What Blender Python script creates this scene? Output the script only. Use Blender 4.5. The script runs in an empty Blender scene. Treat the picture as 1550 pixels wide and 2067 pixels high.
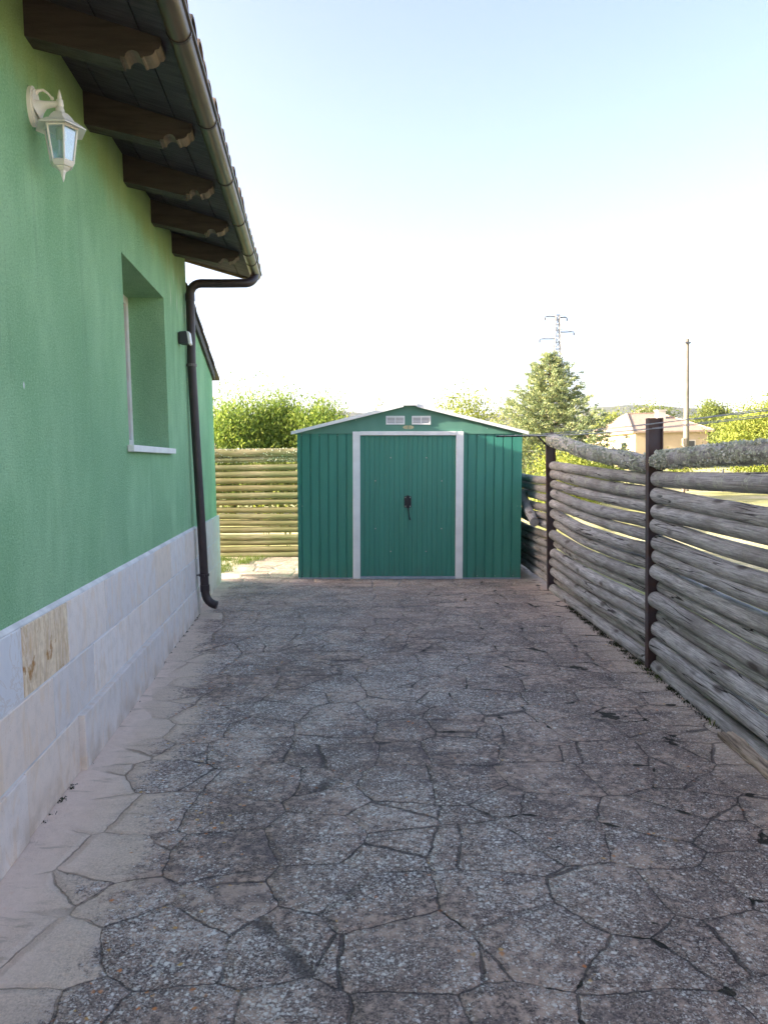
import bpy, math, random
import numpy as np
from mathutils import Vector, Matrix, noise

# ------------------------------------------------------------------ camera, sky, sun, exposure
scene = bpy.context.scene
COL = scene.collection
EYE = 1.40
PITCH, ROLL = math.radians(4.04), math.radians(1.05)
SUN_EL, SUN_Q = math.radians(18.0), 0.12
EXPOSURE = 2.27
SKY_STR = 0.15
SUN_STR = 5.0

cam_d = bpy.data.cameras.new("camera")
cam = bpy.data.objects.new("camera", cam_d)
COL.objects.link(cam)
cam_d.sensor_fit = 'VERTICAL'
cam_d.sensor_height = 36.0
cam_d.lens = 1480.0 / 2067.0 * 36.0
cam_d.clip_start = 0.05
cam_d.clip_end = 8000
fwd = Vector((0, math.cos(PITCH), -math.sin(PITCH)))
up0 = Vector((0, math.sin(PITCH), math.cos(PITCH)))
rt0 = Vector((1, 0, 0))
rt = math.cos(ROLL) * rt0 - math.sin(ROLL) * up0
up = math.cos(ROLL) * up0 + math.sin(ROLL) * rt0
M = Matrix((rt, up, -fwd)).transposed().to_4x4()
M.translation = Vector((0, 0, EYE))
cam.matrix_world = M
scene.camera = cam

world = bpy.data.worlds.new("World")
scene.world = world
world.use_nodes = True
wn = world.node_tree
wn.nodes.clear()
sky = wn.nodes.new("ShaderNodeTexSky")
sky.sky_type = 'NISHITA'
sky.sun_disc = False
sky.sun_elevation = SUN_EL
sunv = Vector((-1, -SUN_Q, 0)).normalized()
sky.sun_rotation = math.atan2(sunv.x, sunv.y)
sky.altitude = 700
sky.air_density = 0.8
sky.dust_density = 6.0
sky.ozone_density = 1.5
bg = wn.nodes.new("ShaderNodeBackground")
bg.inputs[1].default_value = SKY_STR
wo = wn.nodes.new("ShaderNodeOutputWorld")
tint = wn.nodes.new("ShaderNodeMix")
tint.data_type = 'RGBA'
tint.blend_type = 'MULTIPLY'
tint.inputs[0].default_value = 1.0
tint.inputs[7].default_value = (1.13, 0.955, 0.87, 1)
wn.links.new(sky.outputs[0], tint.inputs[6])
wn.links.new(tint.outputs[2], bg.inputs[0])
wn.links.new(bg.outputs[0], wo.inputs[0])

sd = bpy.data.lights.new("sun", 'SUN')
sd.energy = SUN_STR
sd.angle = math.radians(0.53)
sd.color = (1.0, 0.90, 0.72)
sun = bpy.data.objects.new("sun", sd)
COL.objects.link(sun)
sdir = Vector((sunv.x * math.cos(SUN_EL), sunv.y * math.cos(SUN_EL), math.sin(SUN_EL)))
sun.rotation_euler = sdir.to_track_quat('Z', 'Y').to_euler()
sun.location = sdir * 50

vs = scene.view_settings
vs.view_transform = 'Standard'
vs.look = 'None'
vs.exposure = EXPOSURE
vs.gamma = 1.0
vs.use_curve_mapping = False
scene.render.engine = 'CYCLES'
scene.cycles.max_bounces = 8
scene.cycles.transparent_max_bounces = 12

RND = random.Random(7)
SLOPE = 0.0183                       # the yard drains away from the house


def gz(x):
    return -SLOPE * x


# ------------------------------------------------------------------ node helpers
class N:
    def __init__(s, name):
        s.m = bpy.data.materials.new(name)
        s.m.use_nodes = True
        s.t = s.m.node_tree
        s.t.nodes.clear()
        s.out = s.t.nodes.new("ShaderNodeOutputMaterial")
        s.b = s.t.nodes.new("ShaderNodeBsdfPrincipled")
        s.t.links.new(s.b.outputs[0], s.out.inputs[0])

    def node(s, typ, **kw):
        n = s.t.nodes.new(typ)
        for k, v in kw.items():
            setattr(n, k, v)
        return n

    def set(s, sock, v):
        if isinstance(v, bpy.types.NodeSocket):
            s.t.links.new(v, sock)
        elif isinstance(v, (tuple, list)) and len(v) == 3 and sock.type == 'RGBA':
            sock.default_value = (*v, 1)
        else:
            sock.default_value = v

    def coord(s, kind='Object', scale=(1, 1, 1), loc=(0, 0, 0)):
        tc = s.node("ShaderNodeTexCoord")
        mp = s.node("ShaderNodeMapping")
        s.t.links.new(tc.outputs[kind], mp.inputs[0])
        mp.inputs['Scale'].default_value = scale
        mp.inputs['Location'].default_value = loc
        return mp.outputs[0]

    def noise(s, vec, scale, detail=4, rough=0.55, dist=0.0, out=0):
        n = s.node("ShaderNodeTexNoise")
        s.t.links.new(vec, n.inputs['Vector'])
        n.inputs['Scale'].default_value = scale
        n.inputs['Detail'].default_value = detail
        n.inputs['Roughness'].default_value = rough
        n.inputs['Distortion'].default_value = dist
        return n.outputs[out]

    def voro(s, vec, scale, feature='F1', rnd=1.0, out='Distance'):
        n = s.node("ShaderNodeTexVoronoi", feature=feature)
        s.t.links.new(vec, n.inputs['Vector'])
        n.inputs['Scale'].default_value = scale
        n.inputs['Randomness'].default_value = rnd
        return n.outputs[out]

    def ramp(s, fac, stops, interp='LINEAR'):
        n = s.node("ShaderNodeValToRGB")
        n.color_ramp.interpolation = interp
        els = n.color_ramp.elements
        while len(els) < len(stops):
            els.new(0.5)
        for e, (p, c) in zip(els, stops):
            e.position = p
            if isinstance(c, (int, float)):
                c = (c, c, c)
            e.color = (*c, 1)
        s.t.links.new(fac, n.inputs[0])
        return n.outputs[0]

    def mr(s, v, a, b, c=0.0, d=1.0, smooth=True):
        n = s.node("ShaderNodeMapRange")
        if smooth:
            n.interpolation_type = 'SMOOTHSTEP'
        s.set(n.inputs[0], v)
        for i, q in enumerate((a, b, c, d)):
            s.set(n.inputs[i + 1], q)
        return n.outputs[0]

    def math(s, op, a, b=0.0, c=0.0, clamp=False):
        n = s.node("ShaderNodeMath", operation=op, use_clamp=clamp)
        s.set(n.inputs[0], a)
        s.set(n.inputs[1], b)
        s.set(n.inputs[2], c)
        return n.outputs[0]

    def mix(s, fac, a, b, mode='MIX'):
        n = s.node("ShaderNodeMix", data_type='RGBA', blend_type=mode)
        s.set(n.inputs[0], fac)
        s.set(n.inputs[6], a)
        s.set(n.inputs[7], b)
        return n.outputs[2]

    def sep(s, vec):
        n = s.node("ShaderNodeSeparateXYZ")
        s.t.links.new(vec, n.inputs[0])
        return n.outputs

    def vadd(s, a, b, scale=None):
        n = s.node("ShaderNodeVectorMath", operation='MULTIPLY_ADD')
        s.set(n.inputs[0], b)
        n.inputs[1].default_value = scale or (1, 1, 1)
        s.set(n.inputs[2], a)
        return n.outputs[0]

    def bump(s, h, strength=0.5, dist=0.01, normal=None):
        n = s.node("ShaderNodeBump")
        n.inputs['Strength'].default_value = strength
        n.inputs['Distance'].default_value = dist
        s.t.links.new(h, n.inputs['Height'])
        if normal is not None:
            s.t.links.new(normal, n.inputs['Normal'])
        return n.outputs[0]

    def done(s, color=None, rough=None, normal=None, metal=None, spec=None, **kw):
        if color is not None:
            s.set(s.b.inputs['Base Color'], color)
        if rough is not None:
            s.set(s.b.inputs['Roughness'], rough)
        if normal is not None:
            s.t.links.new(normal, s.b.inputs['Normal'])
        if metal is not None:
            s.b.inputs['Metallic'].default_value = metal
        if spec is not None:
            s.b.inputs['Specular IOR Level'].default_value = spec
        for k, v in kw.items():
            s.set(s.b.inputs[k.replace('_', ' ')], v)
        return s.m


MAT = {}

# stucco -------------------------------------------------------------------
def m_stucco(name, near):
    n = N(name)
    co = n.coord()
    a = n.noise(n.coord(scale=(2.2, 2.2, 0.9)), 1.3, 6, 0.6)
    b = n.noise(co, 0.9, 4)
    base = n.mix(n.mr(a, 0.35, 0.7), (0.311, 0.584, 0.311), (0.432, 0.721, 0.418))
    base = n.mix(n.mr(b, 0.40, 0.72, 0, 0.6), base, (0.265, 0.508, 0.273))
    fine = n.noise(co, 95, 4, 0.8)
    base = n.mix(n.mr(fine, 0.50, 0.74, 0.0, 0.55), base, (0.607, 0.860, 0.576))
    base = n.mix(n.mr(fine, 0.48, 0.28, 0.0, 0.55), base, (0.152, 0.334, 0.183))
    x, y, z = n.sep(co)
    if near:
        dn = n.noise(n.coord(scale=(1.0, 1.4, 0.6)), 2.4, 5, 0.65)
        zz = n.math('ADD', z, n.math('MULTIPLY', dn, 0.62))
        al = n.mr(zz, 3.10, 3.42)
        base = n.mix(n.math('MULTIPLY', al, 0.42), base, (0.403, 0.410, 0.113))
        # run-off streaks, a few long ones below the lantern and the window head
        sn = n.noise(n.coord(scale=(1, 4.0, 0.25)), 1.6, 5, 0.7)
        base = n.mix(n.mr(sn, 0.56, 0.72, 0, 0.45), base, (0.228, 0.432, 0.235))
        s2 = n.noise(n.coord(scale=(1, 14.0, 0.35), loc=(0, 2, 0)), 1.5, 3, 0.6)
        base = n.mix(n.mr(s2, 0.66, 0.76, 0, 0.45), base, (0.197, 0.364, 0.197))
        pn = n.noise(n.coord(scale=(1, 16.0, 1.4), loc=(0, 3.3, 0)), 2.0, 2)
        pk = n.math('MULTIPLY', n.mr(pn, 0.60, 0.68), n.math('MULTIPLY', n.mr(z, 2.62, 2.72), n.mr(z, 3.10, 2.85)))
        pk = n.math('MULTIPLY', pk, n.mr(y, 5.7, 6.0))
        base = n.mix(n.math('MULTIPLY', pk, 0.7), base, (0.860, 0.860, 0.790))
        # chips that show the pale undercoat
        ch = n.voro(n.coord(scale=(1, 1, 0.55)), 2.3)
        base = n.mix(n.mr(ch, 0.024, 0.014, 0, 0.9), base, (0.860, 0.860, 0.860))
        ch = n.voro(n.coord(scale=(1, 1.6, 0.5), loc=(0, 5, 2)), 5.1)
        base = n.mix(n.mr(ch, 0.026, 0.015, 0, 0.6), base, (0.790, 0.860, 0.759))
    h = n.math('ADD', n.noise(co, 95, 4, 0.8), n.math('MULTIPLY', n.noise(co, 4, 4), 0.9))
    nb = n.bump(h, 0.9, 0.018)
    return n.done(base, 0.9, nb, spec=0.15)


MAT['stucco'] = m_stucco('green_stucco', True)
MAT['stucco2'] = m_stucco('green_stucco_side', False)


def m_stone():
    n = N('sandstone_blocks')
    co = n.coord()
    g = n.node("ShaderNodeNewGeometry")
    ri = g.outputs['Random Per Island']
    base = n.ramp(ri, [(0, (0.80, 0.68, 0.56)), (0.2, (0.814, 0.748, 0.693)), (0.45, (0.726, 0.671, 0.627)), (0.7, (0.858, 0.781, 0.715)), (0.85, (0.803, 0.682, 0.572)), (1, (0.770, 0.726, 0.704))])
    # sedimentary veins
    wv = n.noise(n.coord(scale=(1, 5.0, 1.6)), 2.6, 5, 0.6, 1.2)
    base = n.mix(n.mr(wv, 0.48, 0.66, 0, 0.5), base, (0.770, 0.594, 0.418))
    f = n.noise(co, 14, 5, 0.6)
    base = n.mix(n.mr(f, 0.4, 0.75, 0, 0.3), base, (0.506, 0.451, 0.396))
    sp = n.noise(co, 120, 2)
    base = n.mix(n.mr(sp, 0.62, 0.75, 0, 0.35), base, (0.275, 0.220, 0.176))
    x, y, z = n.sep(co)
    low = n.math('MULTIPLY', n.mr(z, 0.20, 0.0), n.mr(n.noise(co, 6, 4), 0.35, 0.65))
    base = n.mix(n.math('MULTIPLY', low, 0.60), base, (0.363, 0.275, 0.187))
    nb = n.bump(n.noise(co, 60, 4), 0.35, 0.004)
    return n.done(base, 0.75, nb, spec=0.25)


def m_tan():
    n = N('veined_tan_stone')
    co = n.coord()
    v = n.noise(n.coord(scale=(1, 3.2, 0.8), loc=(0, 1.3, 0)), 2.6, 6, 0.62, 1.5)
    base = n.ramp(v, [(0.30, (0.792, 0.616, 0.418)), (0.42, (0.860, 0.726, 0.528)), (0.50, (0.660, 0.484, 0.297)), (0.54, (0.792, 0.660, 0.506)), (0.7, (0.682, 0.473, 0.264))])
    g = n.noise(co, 26, 5, 0.65)
    base = n.mix(n.mr(g, 0.35, 0.7, 0, 0.4), base, (0.440, 0.319, 0.198))
    ru = n.noise(n.coord(scale=(1, 1.5, 1.5), loc=(0, 4.0, 1.1)), 5.0, 4, 0.6)
    base = n.mix(n.mr(ru, 0.585, 0.66, 0, 0.9), base, (0.396, 0.187, 0.050))
    nb = n.bump(n.noise(co, 40, 4), 0.35, 0.004)
    return n.done(base, 0.7, nb, spec=0.25)


def m_marble():
    n = N('pale_veined_stone')
    co = n.coord()
    v = n.noise(co, 4.5, 6, 0.6, 1.6)
    base = n.ramp(v, [(0.3, (0.68, 0.68, 0.69)), (0.47, (0.70, 0.695, 0.69)), (0.5, (0.62, 0.57, 0.52)), (0.53, (0.69, 0.69, 0.69)), (0.8, (0.62, 0.62, 0.62))])
    return n.done(base, 0.6, n.bump(n.noise(co, 50, 3), 0.25, 0.003))


MAT['stone'] = m_stone()
MAT['tan'] = m_tan()
MAT['marble'] = m_marble()


def m_simple(name, col, rough=0.6, var=0.25, scale=8, bump=0.2, bscale=60, metal=0.0, stretch=(1, 1, 1), col2=None, spec=0.4, bd=0.004):
    n = N(name)
    co = n.coord(scale=stretch)
    a = n.noise(co, scale, 5, 0.6)
    c2 = col2 or tuple(c * (1 - var) for c in col)
    base = n.mix(n.mr(a, 0.35, 0.7), col, c2)
    oi = n.node("ShaderNodeObjectInfo")
    base = n.mix(n.math('MULTIPLY', oi.outputs['Random'], var * 0.6), base, tuple(c * 0.6 for c in col))
    nb = n.bump(n.noise(co, bscale, 4), bump, bd)
    return n.done(base, n.mr(a, 0.3, 0.7, rough * 0.85, min(1, rough * 1.12)), nb, metal=metal, spec=spec)


MAT['mortar'] = m_simple('mortar', (0.82, 0.79, 0.76), 0.95)
MAT['soffit'] = m_simple('dark_soffit_boards', (0.062, 0.050, 0.062), 0.6, 0.4, 4, 0.4, 40, stretch=(1.5, 12, 1))
MAT['scroll_wood'] = m_simple('tan_rafter_scroll', (0.20, 0.15, 0.11), 0.8, 0.4, 9, 0.4, 40)
MAT['rafter'] = m_simple('brown_stained_rafter', (0.056, 0.042, 0.036), 0.6, 0.45, 3, 0.5, 30, stretch=(1.5, 12, 12))
MAT['tile'] = m_simple('roof_tile', (0.33, 0.23, 0.15), 0.85, 0.5, 5, 0.4, 40)
MAT['tile_dark'] = m_simple('weathered_tile', (0.16, 0.12, 0.09), 0.85, 0.5, 5, 0.4, 40)
MAT['gutter'] = m_simple('brown_gutter', (0.100, 0.068, 0.048), 0.33, 0.35, 5, 0.08, 30, stretch=(4, 0.6, 4), spec=0.5)
MAT['pipe'] = m_simple('brown_downpipe', (0.050, 0.036, 0.038), 0.42, 0.3, 6, 0.08, 30, stretch=(3, 3, 1))
MAT['white_metal'] = m_simple('white_paint', (0.88, 0.84, 0.79), 0.4, 0.12, 12, 0.1, 50)
MAT['bracket_rust'] = m_simple('galvanised_band', (0.16, 0.14, 0.13), 0.45, 0.3, 20)
MAT['sill'] = m_simple('white_marble_sill', (0.82, 0.81, 0.79), 0.45, 0.1, 6)
MAT['win_frame'] = m_simple('white_window_frame', (0.84, 0.83, 0.81), 0.4, 0.1, 6, col2=(0.78, 0.72, 0.66))
MAT['shed_white'] = m_simple('white_trim_metal', (0.90, 0.90, 0.90), 0.45, 0.12, 5, 0.05)
MAT['shed_rail'] = m_simple('threshold_metal', (0.36, 0.42, 0.50), 0.4, 0.2, 9)
MAT['black'] = m_simple('black_metal', (0.020, 0.020, 0.028), 0.45, 0.3, 20)
MAT['screw'] = m_simple('screw_head', (0.45, 0.50, 0.48), 0.3, 0.2, 30, metal=0.3)
MAT['sticker'] = m_simple('yellow_sticker', (0.62, 0.56, 0.33), 0.5, 0.3, 40)
MAT['post'] = m_simple('rusty_brown_steel', (0.066, 0.050, 0.060), 0.55, 0.4, 9, 0.3, 60, col2=(0.085, 0.043, 0.032))
MAT['sensor'] = m_simple('dark_grey_plastic', (0.045, 0.048, 0.06), 0.5, 0.15)
MAT['wire'] = m_simple('plastic_wire', (0.35, 0.37, 0.40), 0.4)


def m_shed():
    n = N('green_enamel')
    co = n.coord()
    a = n.noise(n.coord(scale=(4, 4, 0.5)), 2.0, 4)
    base = n.mix(n.mr(a, 0.3, 0.7), (0.036, 0.220, 0.165), (0.048, 0.250, 0.188))
    x, y, z = n.sep(co)
    dn = n.noise(n.coord(scale=(5, 5, 1)), 3, 4, 0.65)
    d = n.math('MULTIPLY', n.mr(z, 0.22, 0.0), n.mr(dn, 0.35, 0.7))
    base = n.mix(n.math('MULTIPLY', d, 0.35), base, (0.10, 0.12, 0.10))
    st = n.noise(n.coord(scale=(26, 26, 0.6)), 1.3, 3)
    base = n.mix(n.mr(st, 0.55, 0.8, 0, 0.3), base, (0.085, 0.290, 0.210))
    nb = n.bump(n.noise(n.coord(scale=(1, 1, 0.35)), 5, 2), 0.12, 0.01)
    return n.done(base, n.mr(a, 0.3, 0.7, 0.36, 0.46), nb, spec=0.5)


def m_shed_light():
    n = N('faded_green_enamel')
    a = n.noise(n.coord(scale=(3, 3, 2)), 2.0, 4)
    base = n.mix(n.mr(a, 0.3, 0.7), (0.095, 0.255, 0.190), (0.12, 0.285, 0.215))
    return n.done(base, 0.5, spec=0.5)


MAT['shed'] = m_shed()
MAT['shed_light'] = m_shed_light()


def m_glass(name, col=(0.8, 0.9, 1.0), alpha=0.45, rough=0.12):
    n = N(name)
    tr = n.node("ShaderNodeBsdfTransparent")
    tr.inputs[0].default_value = (*col, 1)
    gl = n.node("ShaderNodeBsdfGlossy")
    gl.inputs['Roughness'].default_value = rough
    gl.inputs[0].default_value = (0.95, 0.97, 1, 1)
    df = n.node("ShaderNodeBsdfDiffuse")
    df.inputs[0].default_value = (0.40, 0.50, 0.60, 1)
    mx = n.node("ShaderNodeMixShader")
    mx.inputs[0].default_value = alpha
    m2 = n.node("ShaderNodeMixShader")
    m2.inputs[0].default_value = 0.45
    n.t.links.new(gl.outputs[0], m2.inputs[1])
    n.t.links.new(df.outputs[0], m2.inputs[2])
    n.t.links.new(tr.outputs[0], mx.inputs[1])
    n.t.links.new(m2.outputs[0], mx.inputs[2])
    n.t.links.new(mx.outputs[0], n.out.inputs[0])
    return n.m


MAT['lamp_glass'] = m_glass('lantern_glass')
MAT['bulb'] = m_simple('cream_lamp_holder', (0.62, 0.58, 0.36), 0.5, 0.1)
MAT['tube'] = m_simple('white_tube', (0.75, 0.78, 0.8), 0.3, 0.1)
MAT['win_glass'] = m_simple('dark_pane', (0.02, 0.025, 0.03), 0.08, 0.1, bump=0.0)


def m_paving():
    n = N('stamped_concrete')
    co = n.coord()
    x, y, z = n.sep(co)

    def nv(scale, detail=3, loc=(0, 0, 0)):
        q = n.node("ShaderNodeTexNoise")
        n.t.links.new(n.coord(loc=loc), q.inputs['Vector'])
        q.inputs['Scale'].default_value = scale
        q.inputs['Detail'].default_value = detail
        return q.outputs['Color']
    wv = n.vadd(n.coord(scale=(1.0, 1.12, 1.0)), nv(2.4), (0.11, 0.11, 0.0))
    wv = n.vadd(wv, nv(26, 3), (0.020, 0.020, 0.0))
    nf = n.node("ShaderNodeMapping")
    n.t.links.new(wv, nf.inputs[0])
    nf.inputs['Scale'].default_value = (1, 1, 0)
    wv = nf.outputs[0]
    edge = n.voro(wv, 3.15, 'DISTANCE_TO_EDGE', 0.58)
    cellc = n.voro(wv, 3.15, 'F1', 0.58, 'Color')
    jn = n.noise(co, 5.3, 4, 0.6)
    jw = n.mr(jn, 0.3, 0.72, 0.008, 0.021)
    joint = n.mr(edge, jw, n.math('MULTIPLY', jw, 0.3))            # 1 inside the joint
    cr = n.sep(cellc)
    wall_x = n.math('ADD', x, n.math('MULTIPLY', y, 0.0936))       # -1.08 at the wall
    br = n.noise(co, 1.7, 5, 0.6)
    brf = n.noise(co, 9, 5, 0.7)
    fing = n.noise(n.coord(scale=(2.2, 9.0, 1), loc=(8, 0, 0)), 1.6, 5, 0.7)     # dirt washed out in tongues
    wob = n.math('ADD', n.math('MULTIPLY', br, 0.22), n.math('ADD', n.math('MULTIPLY', brf, 0.14), n.math('MULTIPLY', fing, 0.26)))
    dist_raw = n.math('ADD', wall_x, 1.08)
    dist_w = n.math('ADD', n.math('SUBTRACT', dist_raw, wob), 0.13)
    near_clean = n.mr(y, 3.2, 7.4, 0.0, 0.26)
    dd = n.math('ADD', n.math('ADD', dist_w, near_clean), n.math('MULTIPLY', n.math('SUBTRACT', cr[1], 0.5), 0.16))
    dirt = n.mr(dd, 0.02, 0.42, smooth=False)
    dirt_r = n.mr(n.math('ADD', x, wob), 2.05, 1.70)
    dirt_r = n.math('ADD', n.math('MULTIPLY', dirt_r, 0.6), 0.4)
    g1 = n.noise(co, 2.0, 6, 0.68)
    g2 = n.noise(co, 30, 5, 0.75)
    g3 = n.noise(co, 130, 4, 0.75)
    g4 = n.noise(co, 75, 2, 0.9)
    pink = n.mix(n.mr(br, 0.35, 0.7), (0.84, 0.68, 0.57), (0.78, 0.63, 0.52))
    pink = n.mix(n.mr(g2, 0.35, 0.7, 0, 0.35), pink, (0.62, 0.50, 0.41))
    worn = n.mix(n.mr(g2, 0.3, 0.7), (0.56, 0.41, 0.325), (0.40, 0.30, 0.245))
    soot = n.mix(n.mr(g3, 0.40, 0.60), (0.068, 0.056, 0.054), (0.335, 0.258, 0.222))
    soot = n.mix(n.mr(g4, 0.58, 0.66, 0, 0.75), soot, (0.46, 0.355, 0.29))
    soot = n.mix(n.mr(g4, 0.43, 0.36, 0, 0.75), soot, (0.045, 0.038, 0.038))
    m1 = n.mr(n.math('ADD', g1, n.math('MULTIPLY', n.math('SUBTRACT', g2, 0.5), 1.2)), 0.32, 0.56)
    dark = n.mix(m1, worn, soot)
    dark = n.mix(n.math('MULTIPLY', cr[0], 0.14), dark, (0.46, 0.36, 0.31))
    greyed = n.mix(n.mr(g3, 0.3, 0.7), (0.528, 0.422, 0.337), (0.766, 0.627, 0.508))
    half = n.mr(n.math('ADD', dd, 0.15), 0.02, 0.24)
    base = n.mix(half, pink, greyed)
    # the soot arrives as grains that thicken away from the wall
    grain = n.noise(n.coord(loc=(4, 4, 0)), 46, 4, 0.8)
    cover = n.mr(n.math('ADD', n.math('MULTIPLY', dirt, 1.25), n.math('MULTIPLY', n.math('SUBTRACT', grain, 0.5), 1.9)), 0.35, 0.75)
    base = n.mix(n.math('MULTIPLY', cover, dirt_r), base, dark)
    farw = n.math('MULTIPLY', n.mr(y, 4.8, 7.8), n.mr(n.noise(n.coord(scale=(0.7, 1.6, 1), loc=(5, 1, 0)), 1.5, 5, 0.65), 0.42, 0.66))
    base = n.mix(n.math('MULTIPLY', farw, 0.6), base, (0.559, 0.410, 0.345))
    # dark blotches, streaked across the yard
    bl = n.noise(n.coord(scale=(1.0, 2.4, 1), loc=(2, 9, 0)), 2.4, 6, 0.72)
    base = n.mix(n.math('MULTIPLY', n.mr(bl, 0.52, 0.64, 0, 0.6), dirt), base, (0.104, 0.088, 0.094))
    # lichen crusts
    lm = n.noise(n.coord(loc=(3.1, 7.7, 0)), 1.05, 4, 0.6)
    lm2 = n.noise(co, 5.5, 4, 0.65)
    lmask = n.math('ADD', n.mr(lm, 0.40, 0.60, -0.15, 0.80), n.mr(lm2, 0.42, 0.62, -0.35, 0.42))
    lmask = n.math('MULTIPLY', lmask, n.mr(n.math('ADD', x, n.math('MULTIPLY', g1, 0.8)), 1.5, 0.75, 0.30, 1.0))
    lmask = n.math('MULTIPLY', lmask, n.mr(y, 7.0, 4.2, 0.45, 1.0))
    flat = n.coord(scale=(1, 1, 0))
    wf = n.node("ShaderNodeTexNoise")
    n.t.links.new(flat, wf.inputs['Vector'])
    wf.inputs['Scale'].default_value = 120
    wf.inputs['Detail'].default_value = 3
    flatw = n.vadd(flat, wf.outputs['Color'], (0.016, 0.016, 0))
    acc = base
    hsum = None
    for sc, thr, rad, col, loc in ((72, 0.74, 0.50, (0.84, 0.80, 0.75), 0), (130, 0.66, 0.52, (0.78, 0.74, 0.69), 1), (190, 0.58, 0.58, (0.62, 0.57, 0.52), 3), (46, 1.02, 0.42, (0.86, 0.83, 0.77), 2)):
        v = n.node("ShaderNodeTexVoronoi", feature='F1')
        mp = n.node("ShaderNodeMapping")
        n.t.links.new(flatw, mp.inputs[0])
        mp.inputs['Location'].default_value = (loc * 1.7, loc * 0.9, 0)
        n.t.links.new(mp.outputs[0], v.inputs[0])
        v.inputs['Scale'].default_value = sc
        rc = n.sep(v.outputs['Color'])
        keep = n.mr(n.math('ADD', rc[0], n.math('MULTIPLY', lmask, 0.75)), thr, thr + 0.08)
        rr = n.math('MULTIPLY', rad, n.math('ADD', n.math('MULTIPLY', rc[1], 0.8), 0.4))
        disc = n.mr(v.outputs['Distance'], rr, n.math('MULTIPLY', rr, 0.55))
        s = n.math('MULTIPLY', keep, n.math('MULTIPLY', disc, n.mr(cover, 0.2, 0.8)))
        acc = n.mix(n.math('MULTIPLY', s, n.math('ADD', n.math('MULTIPLY', rc[2], 0.5), 0.45)), acc, col)
        hsum = s if hsum is None else n.math('ADD', hsum, s)
    # orange lichen, sparse
    v = n.node("ShaderNodeTexVoronoi", feature='F1')
    mp = n.node("ShaderNodeMapping")
    n.t.links.new(flatw, mp.inputs[0])
    mp.inputs['Location'].default_value = (9.3, 4.1, 0)
    n.t.links.new(mp.outputs[0], v.inputs[0])
    v.inputs['Scale'].default_value = 50
    rc = n.sep(v.outputs['Color'])
    om = n.noise(n.coord(loc=(1, 1, 0)), 2.1, 3)
    edgezone = n.math('MULTIPLY', n.mr(dd, 0.0, 0.25), n.mr(dd, 0.75, 0.35))
    keep = n.mr(n.math('ADD', rc[0], n.math('ADD', n.math('MULTIPLY', joint, 0.10), n.math('ADD', n.math('MULTIPLY', edgezone, 0.10), n.math('MULTIPLY', n.mr(om, 0.45, 0.7), 0.10)))), 0.98, 1.04)
    rr = n.math('MULTIPLY', 0.50, n.math('ADD', n.math('MULTIPLY', rc[1], 0.8), 0.35))
    disc = n.mr(v.outputs['Distance'], rr, n.math('MULTIPLY', rr, 0.5))
    occ = n.mix(rc[2], (0.690, 0.230, 0.057), (0.644, 0.414, 0.138))
    acc = n.mix(n.math('MULTIPLY', n.math('MULTIPLY', keep, disc), n.mr(cover, 0.2, 0.7, 0.1, 0.85)), acc, occ)
    # brown smears on the bare strip
    sm = n.noise(n.coord(scale=(1.5, 7.0, 1), loc=(2, 6, 0)), 2.2, 5, 0.7)
    acc = n.mix(n.math('MULTIPLY', n.mr(sm, 0.56, 0.70, 0, 0.55), n.mr(cover, 0.8, 0.2)), acc, (0.310, 0.241, 0.172))
    # joints filled with dark grime; they die out in the bare strip by the wall
    jvis = n.math('MULTIPLY', joint, n.mr(n.noise(co, 3.6, 3), 0.34, 0.52, 0.22, 1.0))
    wfac = n.mr(n.math('SUBTRACT', dist_raw, n.math('ADD', n.math('MULTIPLY', brf, 0.14), n.math('MULTIPLY', br, 0.14))), -0.05, 0.06)
    jvis = n.math('MULTIPLY', jvis, wfac)
    jvis = n.math('MULTIPLY', jvis, n.mr(y, 4.2, 7.6, 1.0, 0.45))
    jcol = n.mix(cover, (0.310, 0.241, 0.184), (0.057, 0.051, 0.053))
    acc = n.mix(n.math('MULTIPLY', jvis, 0.75), acc, jcol)
    # chipped dark pits
    pt = n.noise(n.coord(scale=(1, 1.6, 1), loc=(7, 2, 0)), 7.0, 5, 0.6, 0.4)
    pit1 = n.math('MULTIPLY', n.mr(pt, 0.69, 0.715), n.mr(x, -0.5, 0.8))
    # moss swelling out of some joints on the fence side
    mo = n.noise(n.coord(loc=(3, 5, 0)), 4.2, 3, 0.6)
    mw = n.math('MULTIPLY', n.mr(mo, 0.57, 0.66), n.mr(x, 0.0, 0.9, 0, 0.055))
    moss = n.mr(n.math('SUBTRACT', n.math('ADD', edge, n.math('MULTIPLY', brf, 0.02)), mw), 0.012, 0.004)
    moss = n.math('MULTIPLY', moss, n.mr(mw, 0.002, 0.006))
    pitz = n.math('MAXIMUM', pit1, moss)
    acc = n.mix(n.math('MULTIPLY', pitz, 0.9), acc, (0.024, 0.026, 0.020))
    h = n.math('ADD', n.math('MULTIPLY', jvis, -1.0), n.math('MULTIPLY', n.noise(co, 9, 5, 0.65), 1.0))
    h = n.math('ADD', h, n.math('MULTIPLY', n.mr(edge, 0.0, 0.09), n.math('MULTIPLY', wfac, 0.9)))
    h = n.math('ADD', h, n.math('MULTIPLY', pitz, -0.8))
    nb = n.bump(h, 0.8, 0.014)
    h2 = n.math('ADD', n.math('MULTIPLY', g3, 1.0), n.math('MULTIPLY', hsum, 0.30))
    nb = n.bump(h2, 0.7, 0.005, nb)
    return n.done(acc, n.mr(g2, 0.3, 0.7, 0.65, 0.9), nb, spec=0.3)


MAT['paving'] = m_paving()


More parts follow.
